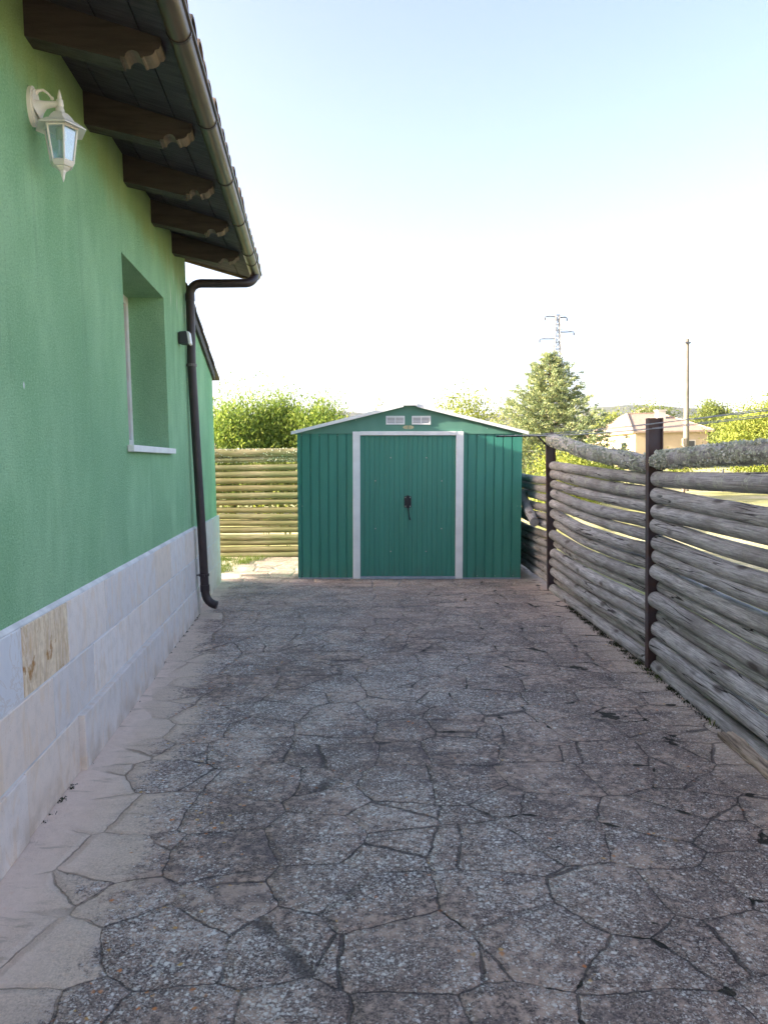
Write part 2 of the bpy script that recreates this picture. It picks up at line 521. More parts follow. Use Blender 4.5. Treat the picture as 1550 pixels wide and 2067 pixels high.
def m_log(name, lichen):
    n = N(name)
    oi = n.node("ShaderNodeObjectInfo")
    rv = oi.outputs['Random']
    tc = n.node("ShaderNodeTexCoord")
    off = n.node("ShaderNodeCombineXYZ")
    n.t.links.new(n.math('MULTIPLY', rv, 37.0), off.inputs[0])
    n.t.links.new(n.math('MULTIPLY', rv, 11.0), off.inputs[1])
    add = n.node("ShaderNodeVectorMath", operation='ADD')
    n.t.links.new(tc.outputs['Object'], add.inputs[0])
    n.t.links.new(off.outputs[0], add.inputs[1])

    def mp(sc):
        q = n.node("ShaderNodeMapping")
        n.t.links.new(add.outputs[0], q.inputs[0])
        q.inputs['Scale'].default_value = sc
        return q.outputs[0]
    grain = n.noise(mp((1.6, 34, 34)), 4.0, 6, 0.72, 0.3)
    broad = n.noise(mp((1.3, 5, 5)), 1.6, 4, 0.6)
    base = n.mix(n.mr(grain, 0.3, 0.7), (0.72, 0.69, 0.685), (0.22, 0.212, 0.212))
    base = n.mix(n.mr(broad, 0.42, 0.70, 0, 0.75), base, (0.20, 0.185, 0.175))
    base = n.mix(n.math('MULTIPLY', rv, 0.50), base, (0.22, 0.20, 0.185))
    kn = n.voro(mp((2.0, 5, 5)), 1.3)
    base = n.mix(n.mr(kn, 0.22, 0.08, 0, 0.8), base, (0.075, 0.060, 0.055))
    # drying cracks along the grain
    ck = n.noise(mp((0.45, 12, 12)), 1.5, 2, 0.45, 0.1)
    crack = n.math('MULTIPLY', n.mr(n.math('ABSOLUTE', n.math('SUBTRACT', ck, 0.5)), 0.013, 0.005), n.mr(n.noise(mp((1.0, 2, 2)), 1.1, 2), 0.51, 0.57))
    base = n.mix(n.math('MULTIPLY', crack, 0.9), base, (0.022, 0.018, 0.018))
    # lichen / algae
    li = n.noise(mp((6, 6, 6)), 1.4, 5, 0.7)
    lf = n.noise(mp((1, 1, 1)), 55, 4, 0.7)
    thr = (0.52, 0.60) if lichen < 1 else (0.40, 0.52)
    lic = n.math('MULTIPLY', n.mr(li, *thr), n.mr(lf, 0.38, 0.6))
    x, y, z = n.sep(tc.outputs['Object'])
    lcol = n.mix(n.mr(lf, 0.35, 0.7), (0.34, 0.36, 0.28), (0.60, 0.61, 0.48))
    h = n.math('ADD', n.math('MULTIPLY', grain, 0.6), n.math('MULTIPLY', crack, -1.2))
    if lichen >= 1:
        base = n.mix(n.math('MULTIPLY', lic, 0.9), base, lcol)
        lf2 = n.noise(mp((1, 1, 1)), 95, 4, 0.7)
        grey = n.mr(n.noise(mp((1, 1, 1)), 9, 4, 0.6, 0), 0.50, 0.60)
        base = n.mix(n.math('MULTIPLY', n.math('MULTIPLY', grey, n.mr(lf2, 0.4, 0.6)), 0.8), base, (0.50, 0.52, 0.53))
        h = n.math('ADD', h, n.math('MULTIPLY', lf, 2.5))
    elif lichen > 0:
        base = n.mix(n.math('MULTIPLY', lic, lichen), base, lcol)
    nb = n.bump(h, 0.9, 0.009)
    return n.done(base, 0.9, nb, spec=0.15)


MAT['log'] = m_log('weathered_log', 0.18)
MAT['log_lichen'] = m_log('lichen_covered_log', 1.0)
MAT['log_some'] = m_log('partly_mossy_log', 0.75)


def m_mosslog():
    n = N('algae_log')
    oi = n.node("ShaderNodeObjectInfo")
    co = n.coord(scale=(1.3, 18, 18))
    g = n.noise(co, 2.6, 5, 0.65)
    base = n.mix(n.mr(g, 0.3, 0.7), (0.31, 0.275, 0.18), (0.13, 0.122, 0.075))
    m = n.noise(n.coord(scale=(1.2, 4, 4)), 2, 4)
    base = n.mix(n.mr(m, 0.42, 0.7, 0, 0.7), base, (0.11, 0.125, 0.055))
    base = n.mix(n.math('MULTIPLY', oi.outputs['Random'], 0.45), base, (0.20, 0.145, 0.07))
    return n.done(base, 0.9, n.bump(g, 0.5, 0.005), spec=0.15)


MAT['log_algae'] = m_mosslog()


def m_leaf(name, c1, c2, c3=None, trans=0.35, tcol=None, clump=1.8):
    n = N(name)
    g = n.node("ShaderNodeNewGeometry")
    ri = g.outputs['Random Per Island']
    stops = [(0, c1), (0.6, c2), (1, c3 or c2)]
    col = n.ramp(ri, stops)
    big = n.noise(n.coord(), clump, 3)
    col = n.mix(n.mr(big, 0.38, 0.66, 0, 0.55), col, c1)
    n.set(n.b.inputs['Base Color'], col)
    n.b.inputs['Roughness'].default_value = 0.6
    n.b.inputs['Specular IOR Level'].default_value = 0.25
    tl = n.node("ShaderNodeBsdfTranslucent")
    n.set(tl.inputs[0], n.mix(0.5, col, tcol or (c2[0] * 1.3, c2[1] * 1.3, c2[2])))
    ms = n.node("ShaderNodeMixShader")
    ms.inputs[0].default_value = trans
    n.t.links.new(n.b.outputs[0], ms.inputs[1])
    n.t.links.new(tl.outputs[0], ms.inputs[2])
    n.t.links.new(ms.outputs[0], n.out.inputs[0])
    return n.m


MAT['leaf_hedge'] = m_leaf('hedge_leaf', (0.07, 0.14, 0.03), (0.23, 0.32, 0.055), (0.46, 0.50, 0.10))
MAT['leaf_fir'] = m_leaf('fir_needles', (0.09, 0.14, 0.085), (0.27, 0.33, 0.16), (0.58, 0.57, 0.25), 0.3, clump=3.5)
MAT['leaf_bright'] = m_leaf('bright_leaf', (0.12, 0.17, 0.03), (0.25, 0.29, 0.05), (0.40, 0.40, 0.09))
MAT['leaf_mid'] = m_leaf('mid_leaf', (0.09, 0.13, 0.03), (0.17, 0.21, 0.05), (0.24, 0.26, 0.07))
MAT['leaf_far'] = m_leaf('far_leaf', (0.22, 0.24, 0.10), (0.30, 0.31, 0.13), (0.38, 0.37, 0.18))
MAT['grass'] = m_leaf('grass_blade', (0.07, 0.12, 0.02), (0.12, 0.17, 0.03), (0.20, 0.20, 0.06))
MAT['moss'] = m_leaf('moss_tuft', (0.020, 0.028, 0.012), (0.035, 0.045, 0.018), (0.05, 0.05, 0.03), 0.1)
MAT['bark'] = m_simple('bark', (0.10, 0.075, 0.055), 0.9, 0.4, 10, 0.6, 30, stretch=(4, 4, 1))
MAT['concrete'] = m_simple('pole_concrete', (0.24, 0.215, 0.18), 0.85, 0.3, 4, 0.2)
MAT['steel'] = m_simple('galvanised_steel', (0.09, 0.10, 0.12), 0.5, 0.3, 4)
MAT['cream'] = m_simple('cream_render', (0.42, 0.34, 0.23), 0.9, 0.12, 0.6, 0.1, 20)
MAT['cream_white'] = m_simple('white_render', (0.55, 0.53, 0.49), 0.9, 0.1, 0.6)
MAT['far_roof'] = m_simple('pale_clay_roof', (0.34, 0.26, 0.20), 0.85, 0.25, 3, 0.3, 6)
MAT['darkwin'] = m_simple('dark_window', (0.05, 0.055, 0.06), 0.2, 0.1)
MAT['oldwood'] = m_simple('rotten_wood', (0.66, 0.52, 0.40), 0.9, 0.4, 5, 0.9, 25, stretch=(0.8, 11, 11), col2=(0.09, 0.065, 0.05), bd=0.01)


def m_ground():
    n = N('rough_grassland')
    co = n.coord()
    a = n.noise(co, 0.25, 6, 0.65)
    b = n.noise(co, 6, 5, 0.7)
    base = n.mix(n.mr(a, 0.4, 0.65), (0.30, 0.30, 0.12), (0.55, 0.50, 0.32))
    base = n.mix(n.mr(b, 0.4, 0.7, 0, 0.5), base, (0.22, 0.24, 0.09))
    return n.done(base, 0.95, n.bump(b, 0.6, 0.05), spec=0.1)


MAT['ground'] = m_ground()


def m_hill():
    n = N('wooded_hill')
    co = n.coord()
    a = n.noise(co, 0.03, 6, 0.7)
    base = n.mix(n.mr(a, 0.4, 0.6), (0.045, 0.060, 0.050), (0.095, 0.10, 0.075))
    return n.done(base, 0.95, spec=0.05)


MAT['hill'] = m_hill()


# ------------------------------------------------------------------ mesh helpers
def tag(o, label=None, cat=None, group=None, kind=None):
    if label: o['label'] = label
    if cat: o['category'] = cat
    if group: o['group'] = group
    if kind: o['kind'] = kind
    return o


def empty(name, loc=(0, 0, 0), rot=(0, 0, 0)):
    o = bpy.data.objects.new(name, None)
    o.empty_display_size = 0.2
    COL.objects.link(o)
    o.location = loc
    o.rotation_euler = rot
    return o


class MB:
    def __init__(s):
        s.v = []; s.f = []; s.mi = []

    def add(s, vs, fs, mi=0):
        k = len(s.v)
        s.v += [tuple(v) for v in vs]
        s.f += [tuple(i + k for i in f) for f in fs]
        s.mi += [mi] * len(fs)
        return s

    def box(s, lo, hi, mi=0, mat=None):
        x0, y0, z0 = lo; x1, y1, z1 = hi
        vs = [(x0, y0, z0), (x1, y0, z0), (x1, y1, z0), (x0, y1, z0), (x0, y0, z1), (x1, y0, z1), (x1, y1, z1), (x0, y1, z1)]
        if mat is not None:
            vs = [mat @ Vector(v) for v in vs]
        return s.add(vs, [(0, 3, 2, 1), (4, 5, 6, 7), (0, 1, 5, 4), (1, 2, 6, 5), (2, 3, 7, 6), (3, 0, 4, 7)], mi)

    def prism(s, pts, fn, mi=0):
        """pts: closed 2D outline; fn(p, side) -> 3D for side 0/1"""
        n = len(pts)
        vs = [fn(p, 0) for p in pts] + [fn(p, 1) for p in pts]
        fs = [tuple(range(n))[::-1], tuple(range(n, 2 * n))]
        fs += [(i, (i + 1) % n, n + (i + 1) % n, n + i) for i in range(n)]
        return s.add(vs, fs, mi)

    def tube(s, path, rad, seg=12, mi=0, caps=True):
        path = [Vector(p) for p in path]
        n = len(path)
        if not hasattr(rad, '__len__'):
            rad = [rad] * n
        vs = []
        prev = None
        for i, p in enumerate(path):
            t = (path[min(i + 1, n - 1)] - path[max(i - 1, 0)]).normalized()
            if prev is None:
                a = Vector((0, 0, 1)) if abs(t.z) < 0.9 else Vector((1, 0, 0))
                u = t.cross(a).normalized()
            else:
                u = (prev - t * prev.dot(t)).normalized()
            prev = u
            w = t.cross(u)
            for k in range(seg):
                an = 2 * math.pi * k / seg
                vs.append(p + (u * math.cos(an) + w * math.sin(an)) * rad[i])
        fs = []
        for i in range(n - 1):
            for k in range(seg):
                a = i * seg + k; b = i * seg + (k + 1) % seg
                fs.append((a, b, b + seg, a + seg))
        if caps:
            fs.append(tuple(range(seg))[::-1])
            fs.append(tuple(range((n - 1) * seg, n * seg)))
        return s.add(vs, fs, mi)

    def lathe(s, prof, seg=16, c=(0, 0, 0), mi=0, ang0=0.0):
        """prof: list of (r, z)"""
        vs = []
        for r, z in prof:
            for k in range(seg):
                an = ang0 + 2 * math.pi * k / seg
                vs.append((c[0] + r * math.cos(an), c[1] + r * math.sin(an), c[2] + z))
        fs = []
        n = len(prof)
        for i in range(n - 1):
            for k in range(seg):
                a = i * seg + k; b = i * seg + (k + 1) % seg
                fs.append((a, b, b + seg, a + seg))
        fs.append(tuple(range(seg))[::-1])
        fs.append(tuple(range((n - 1) * seg, n * seg)))
        return s.add(vs, fs, mi)

    def build(s, name, mats, parent=None, smooth=False, bevel=0.0, loc=None, rot=None, smooth_ang=None):
        me = bpy.data.meshes.new(name)
        me.from_pydata(s.v, [], s.f)
        if not isinstance(mats, (list, tuple)):
            mats = [mats]
        for m in mats:
            me.materials.append(m)
        me.polygons.foreach_set("material_index", s.mi)
        if smooth:
            me.polygons.foreach_set("use_smooth", [True] * len(s.f))
        me.validate()
        me.update()
        o = bpy.data.objects.new(name, me)
        COL.objects.link(o)
        if smooth and smooth_ang:
            me.set_sharp_from_angle(angle=math.radians(smooth_ang))
        if bevel:
            md = o.modifiers.new("bevel", 'BEVEL')
            md.width = bevel; md.segments = 2; md.limit_method = 'ANGLE'
        if parent is not None:
            o.parent = parent
        if loc: o.location = loc
        if rot: o.rotation_euler = rot
        return o


def quads_mesh(name, P, mat, parent=None):
    """P: (n,4,3) array of separate quads"""
    n = P.shape[0]
    me = bpy.data.meshes.new(name)
    me.vertices.add(n * 4)
    me.vertices.foreach_set("co", P.reshape(-1).astype(np.float32))
    me.loops.add(n * 4)
    me.loops.foreach_set("vertex_index", np.arange(n * 4, dtype=np.int32))
    me.polygons.add(n)
    me.polygons.foreach_set("loop_start", np.arange(0, n * 4, 4, dtype=np.int32))
    me.update(calc_edges=True)
    me.materials.append(mat)
    o = bpy.data.objects.new(name, me)
    COL.objects.link(o)
    if parent is not None:
        o.parent = parent
    return o


def leaf_quads(rng, cen, length, width, upbias=0.0, axis=None, jitter=1.0):
    n = len(cen)
    d = rng.normal(size=(n, 3)) * jitter
    if axis is not None:
        d = d + axis
    d[:, 2] += upbias
    d /= np.linalg.norm(d, axis=1, keepdims=True) + 1e-9
    r = rng.normal(size=(n, 3))
    w = np.cross(d, r)
    w /= np.linalg.norm(w, axis=1, keepdims=True) + 1e-9
    L = (length * rng.uniform(0.6, 1.3, size=(n, 1)))
    W = (width * rng.uniform(0.6, 1.3, size=(n, 1)))
    P = np.empty((n, 4, 3))
    P[:, 0] = cen - d * L * 0.5
    P[:, 1] = cen + w * W * 0.5
    P[:, 2] = cen + d * L * 0.5
    P[:, 3] = cen - w * W * 0.5
    return P


# ------------------------------------------------------------------ ground, yard, hills
mb = MB()
xs = [-3000, -300, -60, -20, -8, 0, 8, 20, 60, 300, 3000]
ys = [-300, -60, -10, 0, 10, 20, 40, 80, 300, 1200, 3500]
for j in range(len(ys)):
    for i in range(len(xs)):
        mb.v.append((xs[i], ys[j], -0.09))
for j in range(len(ys) - 1):
    for i in range(len(xs) - 1):
        a = j * len(xs) + i
        mb.f.append((a, a + 1, a + 1 + len(xs), a + len(xs))); mb.mi.append(0)
tag(mb.build('ground', MAT['ground']), kind='structure')

mb = MB()
X0, X1, Y0, Y1 = -2.6, 1.86, -9.0, 10.55  # unseen paving carried on behind the camera to bounce sun into the yard
vs = [(X0, Y0, gz(X0)), (X1, Y0, gz(X1)), (X1, Y1, gz(X1)), (X0, Y1, gz(X0))]
mb.add(vs + [(v[0], v[1], v[2] - 0.12) for v in vs], [(0, 1, 2, 3), (0, 4, 5, 1), (1, 5, 6, 2), (2, 6, 7, 3), (3, 7, 4, 0), (4, 7, 6, 5)])
tag(mb.build('paving', MAT['paving']), kind='structure')


def hill_mesh():
    mb = MB()
    nx, ny = 150, 14
    rngx = np.linspace(-1400, 1500, nx)
    for j in range(ny):
        y = 1150 + j * 90
        for x in rngx:
            t = j / (ny - 1)
            prof = math.sin(min(1, t * 1.5) * math.pi / 2)
            # ridge heights as seen from the yard
            b = 92 + 18 * math.sin(x * 0.004 + 1.0)
            b += 44 * math.exp(-((x - 640) / 190) ** 2) + 16 * math.exp(-((x - 900) / 120) ** 2)
            b += 22 * math.exp(-((x + 120) / 150) ** 2) + 20 * math.exp(-((x + 700) / 300) ** 2)
            h = b * prof + 9 * noise.noise(Vector((x * 0.012, y * 0.012, 0))) * prof + 3.5 * noise.noise(Vector((x * 0.06, y * 0.05, 3)))
            mb.v.append((x, y, h - 1.0))
    for j in range(ny - 1):
        for i in range(nx - 1):
            a = j * nx + i
            mb.f.append((a, a + 1, a + 1 + nx, a + nx)); mb.mi.append(0)
    return mb.build('hills', MAT['hill'], smooth=True)


tag(hill_mesh(), kind='structure')

# ------------------------------------------------------------------ the green house
HC = -1.0864
HANG = math.atan2(0.09364, 1.0)
house = empty('green_house', (HC, 0, 0), (0, 0, HANG))
tag(house, 'green rendered house with pale stone plinth and dark overhanging eaves on the left', 'house')
WX = -0.02            # face of the green render
TE = 6.72             # far end of the main wall
PX = 0.0              # face of the plinth


def hz(x):            # yard level below a local x (small tilt ignored along the wall)
    return 0.03 - SLOPE * x


OP = (4.45, 5.675, 1.497, 2.655)     # window opening t0,t1,z0,z1
RV = 0.315
# wall with opening
mb = MB()
T0 = -0.6  # unseen near end, set just behind the camera to open the yard to skylight
ZB, ZT = -0.1, 3.266
ty = [T0, OP[0], OP[1], TE]
zz = [ZB, OP[2], OP[3], ZT]
for j in range(3):
    for i in range(3):
        if i == 1 and j == 1:
            continue
        mb.add([(WX, ty[i], zz[j]), (WX, ty[i + 1], zz[j]), (WX, ty[i + 1], zz[j + 1]), (WX, ty[i], zz[j + 1])], [(0, 1, 2, 3)])
a, b, c, d = OP
xi = WX - RV
mb.add([(WX, b, c), (xi, b, c), (xi, b, d), (WX, b, d)], [(0, 1, 2, 3)])
mb.add([(WX, a, c), (WX, a, d), (xi, a, d), (xi, a, c)], [(0, 1, 2, 3)])
mb.add([(WX, a, d), (WX, b, d), (xi, b, d), (xi, a, d)], [(0, 1, 2, 3)])
mb.add([(WX, a, c), (xi, a, c), (xi, b, c), (WX, b, c)], [(0, 1, 2, 3)])
# far gable end, near gable end, back
XB = -7.0
XR = -3.5
RS = 0.28
ZR = ZT + (WX - XR) * RS
for t in (TE, T0):
    mb.add([(WX, t, ZB), (XB, t, ZB), (XB, t, ZT), (XR, t, ZR), (WX, t, ZT)], [(0, 1, 2, 3, 4)])
mb.add([(XB, T0, ZB), (XB, TE, ZB), (XB, TE, ZT), (XB, T0, ZT)], [(0, 1, 2, 3)])
# inner lining so the window looks into a dark room
mb.add([(-0.6, a - .4, c - .4), (-0.6, b + .4, c - .4), (-0.6, b + .4, d + .4), (-0.6, a - .4, d + .4)], [(0, 1, 2, 3)])
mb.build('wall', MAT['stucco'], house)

# plinth of sawn stone blocks
def plinth(name, parent, t0, t1, px, rows, base, rnd, special=None, proud=None):
    mb = MB()
    z = base
    G = 0.0045
    for ri, (h, js) in enumerate(rows):
        ts = [t0] + [j for j in js if t0 < j < t1] + [t1]
        for k in range(len(ts) - 1):
            a, b = ts[k], ts[k + 1]
            off = (proud(ri, a) if proud else 0.0) + rnd.uniform(-0.0015, 0.0015)
            mi = (special or {}).get((ri, round(a, 2)), 0)
            x1 = px + off
            z0, z1 = z + G, z + h - G
            a2, b2 = a + G, b - G
            e = 0.003
            # bevelled front block
            vs = [(px - 0.05, a2, z0), (px - 0.05, b2, z0), (px - 0.05, b2, z1), (px - 0.05, a2, z1),
                  (x1 - e, a2, z0), (x1 - e, b2, z0), (x1 - e, b2, z1), (x1 - e, a2, z1),
                  (x1, a2 + e, z0 + e), (x1, b2 - e, z0 + e), (x1, b2 - e, z1 - e), (x1, a2 + e, z1 - e)]
            fs = [(3, 2, 1, 0), (0, 1, 5, 4), (1, 2, 6, 5), (2, 3, 7, 6), (3, 0, 4, 7), (4, 5, 9, 8), (5, 6, 10, 9), (6, 7, 11, 10), (7, 4, 8, 11), (8, 9, 10, 11)]
            mb.add(vs, fs, mi)
        z += h
    mb.box((px - 0.04, t0 + 0.002, base - 0.1), (px - 0.0032, t1 - 0.002, z - 0.002), 3)
    return mb.build(name, [MAT['stone'], MAT['tan'], MAT['marble'], MAT['mortar']], parent)


J3 = [-5.4, -4.8, -4.2, -3.7, -3.2, -2.6, -2.0, -1.5, -0.9, -0.3, 0.25, 0.85, 1.45, 2.05, 2.66, 3.16, 3.74, 4.34, 4.92, 5.48, 6.1]
J2 = [-5.1, -4.5, -3.9, -3.3, -2.7, -2.1, -1.5, -0.9, -0.4, 0.2, 0.8, 1.35, 1.9, 2.40, 2.96, 3.51, 4.1, 4.72, 5.38, 6.0]
J1 = [-5.3, -4.7, -4.1, -3.5, -2.9, -2.3, -1.7, -1.1, -0.5, 0.1, 0.7, 1.25, 1.8, 2.2, 2.62, 3.24, 3.84, 4.4, 4.96, 5.6, 6.2]
sp = {(2, 2.66): 1, (2, 2.05): 2}


def pr(row, t):
    if row == 0 and 3.2 < t < 4.9: return 0.028
    if row == 0 and 2.15 < t < 2.5: return 0.012
    if row == 0 and t > 4.9: return 0.008
    return 0.0


ph = [0.262, 0.262, 0.272]
plinth('plinth', house, T0, TE, PX, [(ph[0], J1), (ph[1], J2), (ph[2], J3)], 0.02, random.Random(3), sp, pr)
# the top of the plinth is a thin mortar fillet
mb = MB()
mb.add([(PX - 0.003, T0, 0.8155), (PX - 0.003, TE, 0.8155), (WX + 0.001, TE, 0.832), (WX + 0.001, T0, 0.832)], [(0, 1, 2, 3)])
mb.build('plinth_fillet', MAT['mortar'], house)

# window and sill
wf = MB()
fx = xi + 0.004
a, b, c, d = OP
for lo, hi in (((fx, a + .002, c + .03), (fx + .05, a + .06, d - .002)), ((fx, b - .06, c + .03), (fx + .05, b - .002, d - .002)),
               ((fx, a + .06, d - .062), (fx + .05, b - .06, d - .002)), ((fx, a + .06, c + .03), (fx + .05, b - .06, c + .09)), ((fx + .002, (a + b) / 2 - .03, c + .09), (fx + .052, (a + b) / 2 + .03, d - .062))):
    wf.box(lo, hi)
win = wf.build('window', MAT['win_frame'], house, bevel=0.004)
pn = MB()
for t0, t1 in ((a + .06, (a + b) / 2 - .03), ((a + b) / 2 + .03, b - .06)):
    pn.box((fx + .02, t0, c + .09), (fx + .026, t1, d - .062))
pn.build('pane', MAT['win_glass'], win)
sl = MB()
sl.box((xi + .002, a + .002, c + .001), (WX + 0.002, b - .002, c + .022))
sl.box((WX + 0.002, a - 0.055, c - 0.018), (WX + 0.040, b + 0.055, c + 0.022))
sl.build('window_sill', MAT['sill'], house, bevel=0.003)

# rafters with scrolled ends
zroot, ztip, xtip = 3.165, 3.075, 0.505


def raf_bottom(x):
    return 3.102 - 0.217 * x


RT = [3.10 + 0.762 * k for k in range(-5, 5)]
soff = lambda x: 3.262 - 0.285 * x      # underside of the boards
for t in RT:
    pts = [(-0.30, soff(-0.30)), (-0.30, raf_bottom(-0.30)), (0.345, raf_bottom(0.345))]
    # scroll: step, hollow, step, hollow, nose
    z0 = raf_bottom(0.345)
    pts += [(0.347, z0 + 0.012), (0.362, z0 + 0.010)]
    for k in range(7):
        an = math.pi * k / 6
        pts.append((0.395 - 0.030 * math.cos(an), z0 + 0.012 + 0.026 * math.sin(an)))
    pts += [(0.428, z0 + 0.008), (0.438, z0 + 0.010)]
    for k in range(6):
        an = math.pi * 0.5 * k / 5
        pts.append((0.440 + 0.045 * math.sin(an) , z0 + 0.014 + 0.030 * (1 - math.cos(an)) * 0.9))
    pts += [(0.500, z0 + 0.045), (0.508, z0 + 0.060), (0.508, soff(0.508))]
    mb = MB()
    mb.prism(pts, lambda p, s, t=t: (p[0], t - 0.048 + 0.096 * s, p[1]))
    nn_ = len(pts)
    # cap polygons, then one side face per outline edge: the carved edge gets a paler tan brown
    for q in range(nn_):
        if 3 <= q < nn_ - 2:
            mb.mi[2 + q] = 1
    mb.build('rafter', [MAT['rafter'], MAT['scroll_wood']], house, bevel=0.002)

# soffit boards + roof deck
mb = MB()
TR0, TR1 = -0.95, 6.93
nb_ = 6
bw = (0.60 + 0.42) / nb_
for k in range(nb_):
    x0 = -0.42 + k * bw; x1 = x0 + bw - 0.006
    mb.add([(x0, TR0, soff(x0)), (x1, TR0, soff(x1)), (x1, TR1, soff(x1)), (x0, TR1, soff(x0)),
            (x0, TR0, soff(x0) + .02), (x1, TR0, soff(x1) + .02), (x1, TR1, soff(x1) + .02), (x0, TR1, soff(x0) + .02)],
           [(0, 1, 2, 3), (7, 6, 5, 4), (0, 4, 5, 1), (1, 5, 6, 2), (2, 6, 7, 3), (3, 7, 4, 0)])
mb.build('soffit', MAT['soffit'], house)
# far verge board, pale timber
mb = MB()
mb.prism([(-3.5, soff(-3.5) + .0), (-3.5, soff(-3.5) + .10), (0.60, soff(0.60) + 0.10), (0.60, soff(0.60) - 0.0), (0.45, soff(.45) - 0.02)], lambda p, s: (p[0], TR1 + 0.002 + 0.03 * s, p[1]))
mb.build('verge_board', m_simple('pale_verge_board', (0.34, 0.25, 0.15), 0.8, 0.3, 6, 0.3, 30, stretch=(1.5, 12, 12)), house)

# mission tile roof, both slopes
mb = MB()
pitch_t = 0.172
nrow = int((TR1 + 0.05 - TR0) / pitch_t)
deck = lambda x: soff(x) + 0.055
for side in (0,):
    steps = 11
    for k in range(nrow + 1):
        tc_ = TR1 + 0.02 - 0.06 - k * pitch_t
        for r_ in range(steps):
            x1 = 0.634 - r_ * 0.40 + (0.05 if r_ else 0) + RND.uniform(-.006, .006)
            x0 = 0.634 - (r_ + 1) * 0.40
            if x0 < -3.6: continue
            vs = []
            for (xx, rr, lift) in ((x1, 0.074, 0.030), (x0, 0.060, 0.008)):
                for q in range(9):
                    an = math.pi * q / 8
                    vs.append((xx, tc_ + rr * math.cos(an) * 1.12, deck(xx) + lift + rr * math.sin(an) * 0.85))
                for q in range(9):
                    an = math.pi * q / 8
                    vs.append((xx, tc_ + (rr - .014) * math.cos(an) * 1.12, deck(xx) + lift + (rr - .014) * math.sin(an) * 0.85))
            fs = []
            for q in range(8):
                fs.append((q, q + 1, 18 + q + 1, 18 + q))
                fs.append((9 + q + 1, 9 + q, 27 + q, 27 + q + 1))
                fs.append((q, 9 + q, 9 + q + 1, q + 1))
            fs.append((0, 18, 27, 9)); fs.append((8, 17, 35, 26))
            mb.add(vs, fs, 0 if RND.random() < .6 else 1)
    # channel tiles (continuous)
    mb.add([(0.60, TR0, deck(0.60) + .0), (0.60, TR1, deck(0.60)), (-3.52, TR1, deck(-3.52)), (-3.52, TR0, deck(-3.52)),
            (0.60, TR0, deck(0.60) + .02), (0.60, TR1, deck(0.60) + .02), (-3.52, TR1, deck(-3.52) + .02), (-3.52, TR0, deck(-3.52) + .02)],
           [(3, 2, 1, 0), (4, 5, 6, 7), (0, 1, 5, 4), (1, 2, 6, 5), (3, 0, 4, 7)], 1)
    xb = -7.6
    zb = deck(-3.52) - (-3.52 - xb) * 0.285
    mb.add([(-3.5, TR0, deck(-3.52) + .04), (-3.5, TR1, deck(-3.52) + .04), (xb, TR1, zb), (xb, TR0, zb)], [(0, 1, 2, 3)], 0)
mb.build('roof', [MAT['tile'], MAT['tile_dark']], house, smooth=True, smooth_ang=40)

# gutter: open half round with bead
mb = MB()
GX, GZ, GR = 0.590, 3.118, 0.048
pts = []
for q in range(13):
    an = math.pi + math.pi * q / 12
    pts.append((GX + GR * math.cos(an), GZ + GR * math.sin(an)))
for q in range(12, -1, -1):
    an = math.pi + math.pi * q / 12
    pts.append((GX + (GR - .003) * math.cos(an), GZ + (GR - .003) * math.sin(an)))
TG0, TG1 = -0.95, 6.86
n_ = len(pts)
vs = [(p[0], TG0, p[1]) for p in pts] + [(p[0], TG1, p[1]) for p in pts]
mb.add(vs, [(i, (i + 1) % n_, n_ + (i + 1) % n_, n_ + i) for i in range(n_)])
mb.tube([(GX + GR + 0.003, TG0, GZ + .002), (GX + GR + 0.003, TG1, GZ + .002)], 0.008, 8)
ep = [(GX + GR * math.cos(math.pi + math.pi * q / 12), GZ + GR * math.sin(math.pi + math.pi * q / 12)) for q in range(13)]
mb.prism(ep, lambda p, s: (p[0], TG1 + 0.004 * s, p[1]))
gut = mb.build('gutter', MAT['gutter'], house, smooth=True, smooth_ang=35)
for t in [3.02 + 0.762 * k - 0.02 for k in range(-5, 5)] + [6.35]:
    bk = MB()
    w = 0.008
    pp = []
    for q in range(15):
        an = math.pi * 0.96 + math.pi * 1.08 * q / 14
        pp.append((GX + (GR + .0005) * math.cos(an), GZ + (GR + .0005) * math.sin(an)))
    for q in range(14, -1, -1):
        an = math.pi * 0.96 + math.pi * 1.08 * q / 14
        pp.append((GX + (GR + .004) * math.cos(an), GZ + (GR + .004) * math.sin(an)))
    m_ = len(pp)
    bk.add([(p[0], t - w, p[1]) for p in pp] + [(p[0], t + w, p[1]) for p in pp],
           [(i, i + 1, m_ - 2 - i, m_ - 1 - i) for i in range(14)] + [(m_ + i + 1, m_ + i, 2 * m_ - 1 - i, 2 * m_ - 2 - i) for i in range(14)] +
           [(i, m_ + i, m_ + (i + 1) % m_, (i + 1) % m_) for i in range(m_)])
    bk.build('gutter_band', MAT['pipe'], gut)

# downpipe


def arc(p0, p1, p2, k=6):
    p0, p1, p2 = Vector(p0), Vector(p1), Vector(p2)
    return [p0 * (1 - s) ** 2 + p1 * 2 * s * (1 - s) + p2 * s * s for s in [i / k for i in range(k + 1)]]


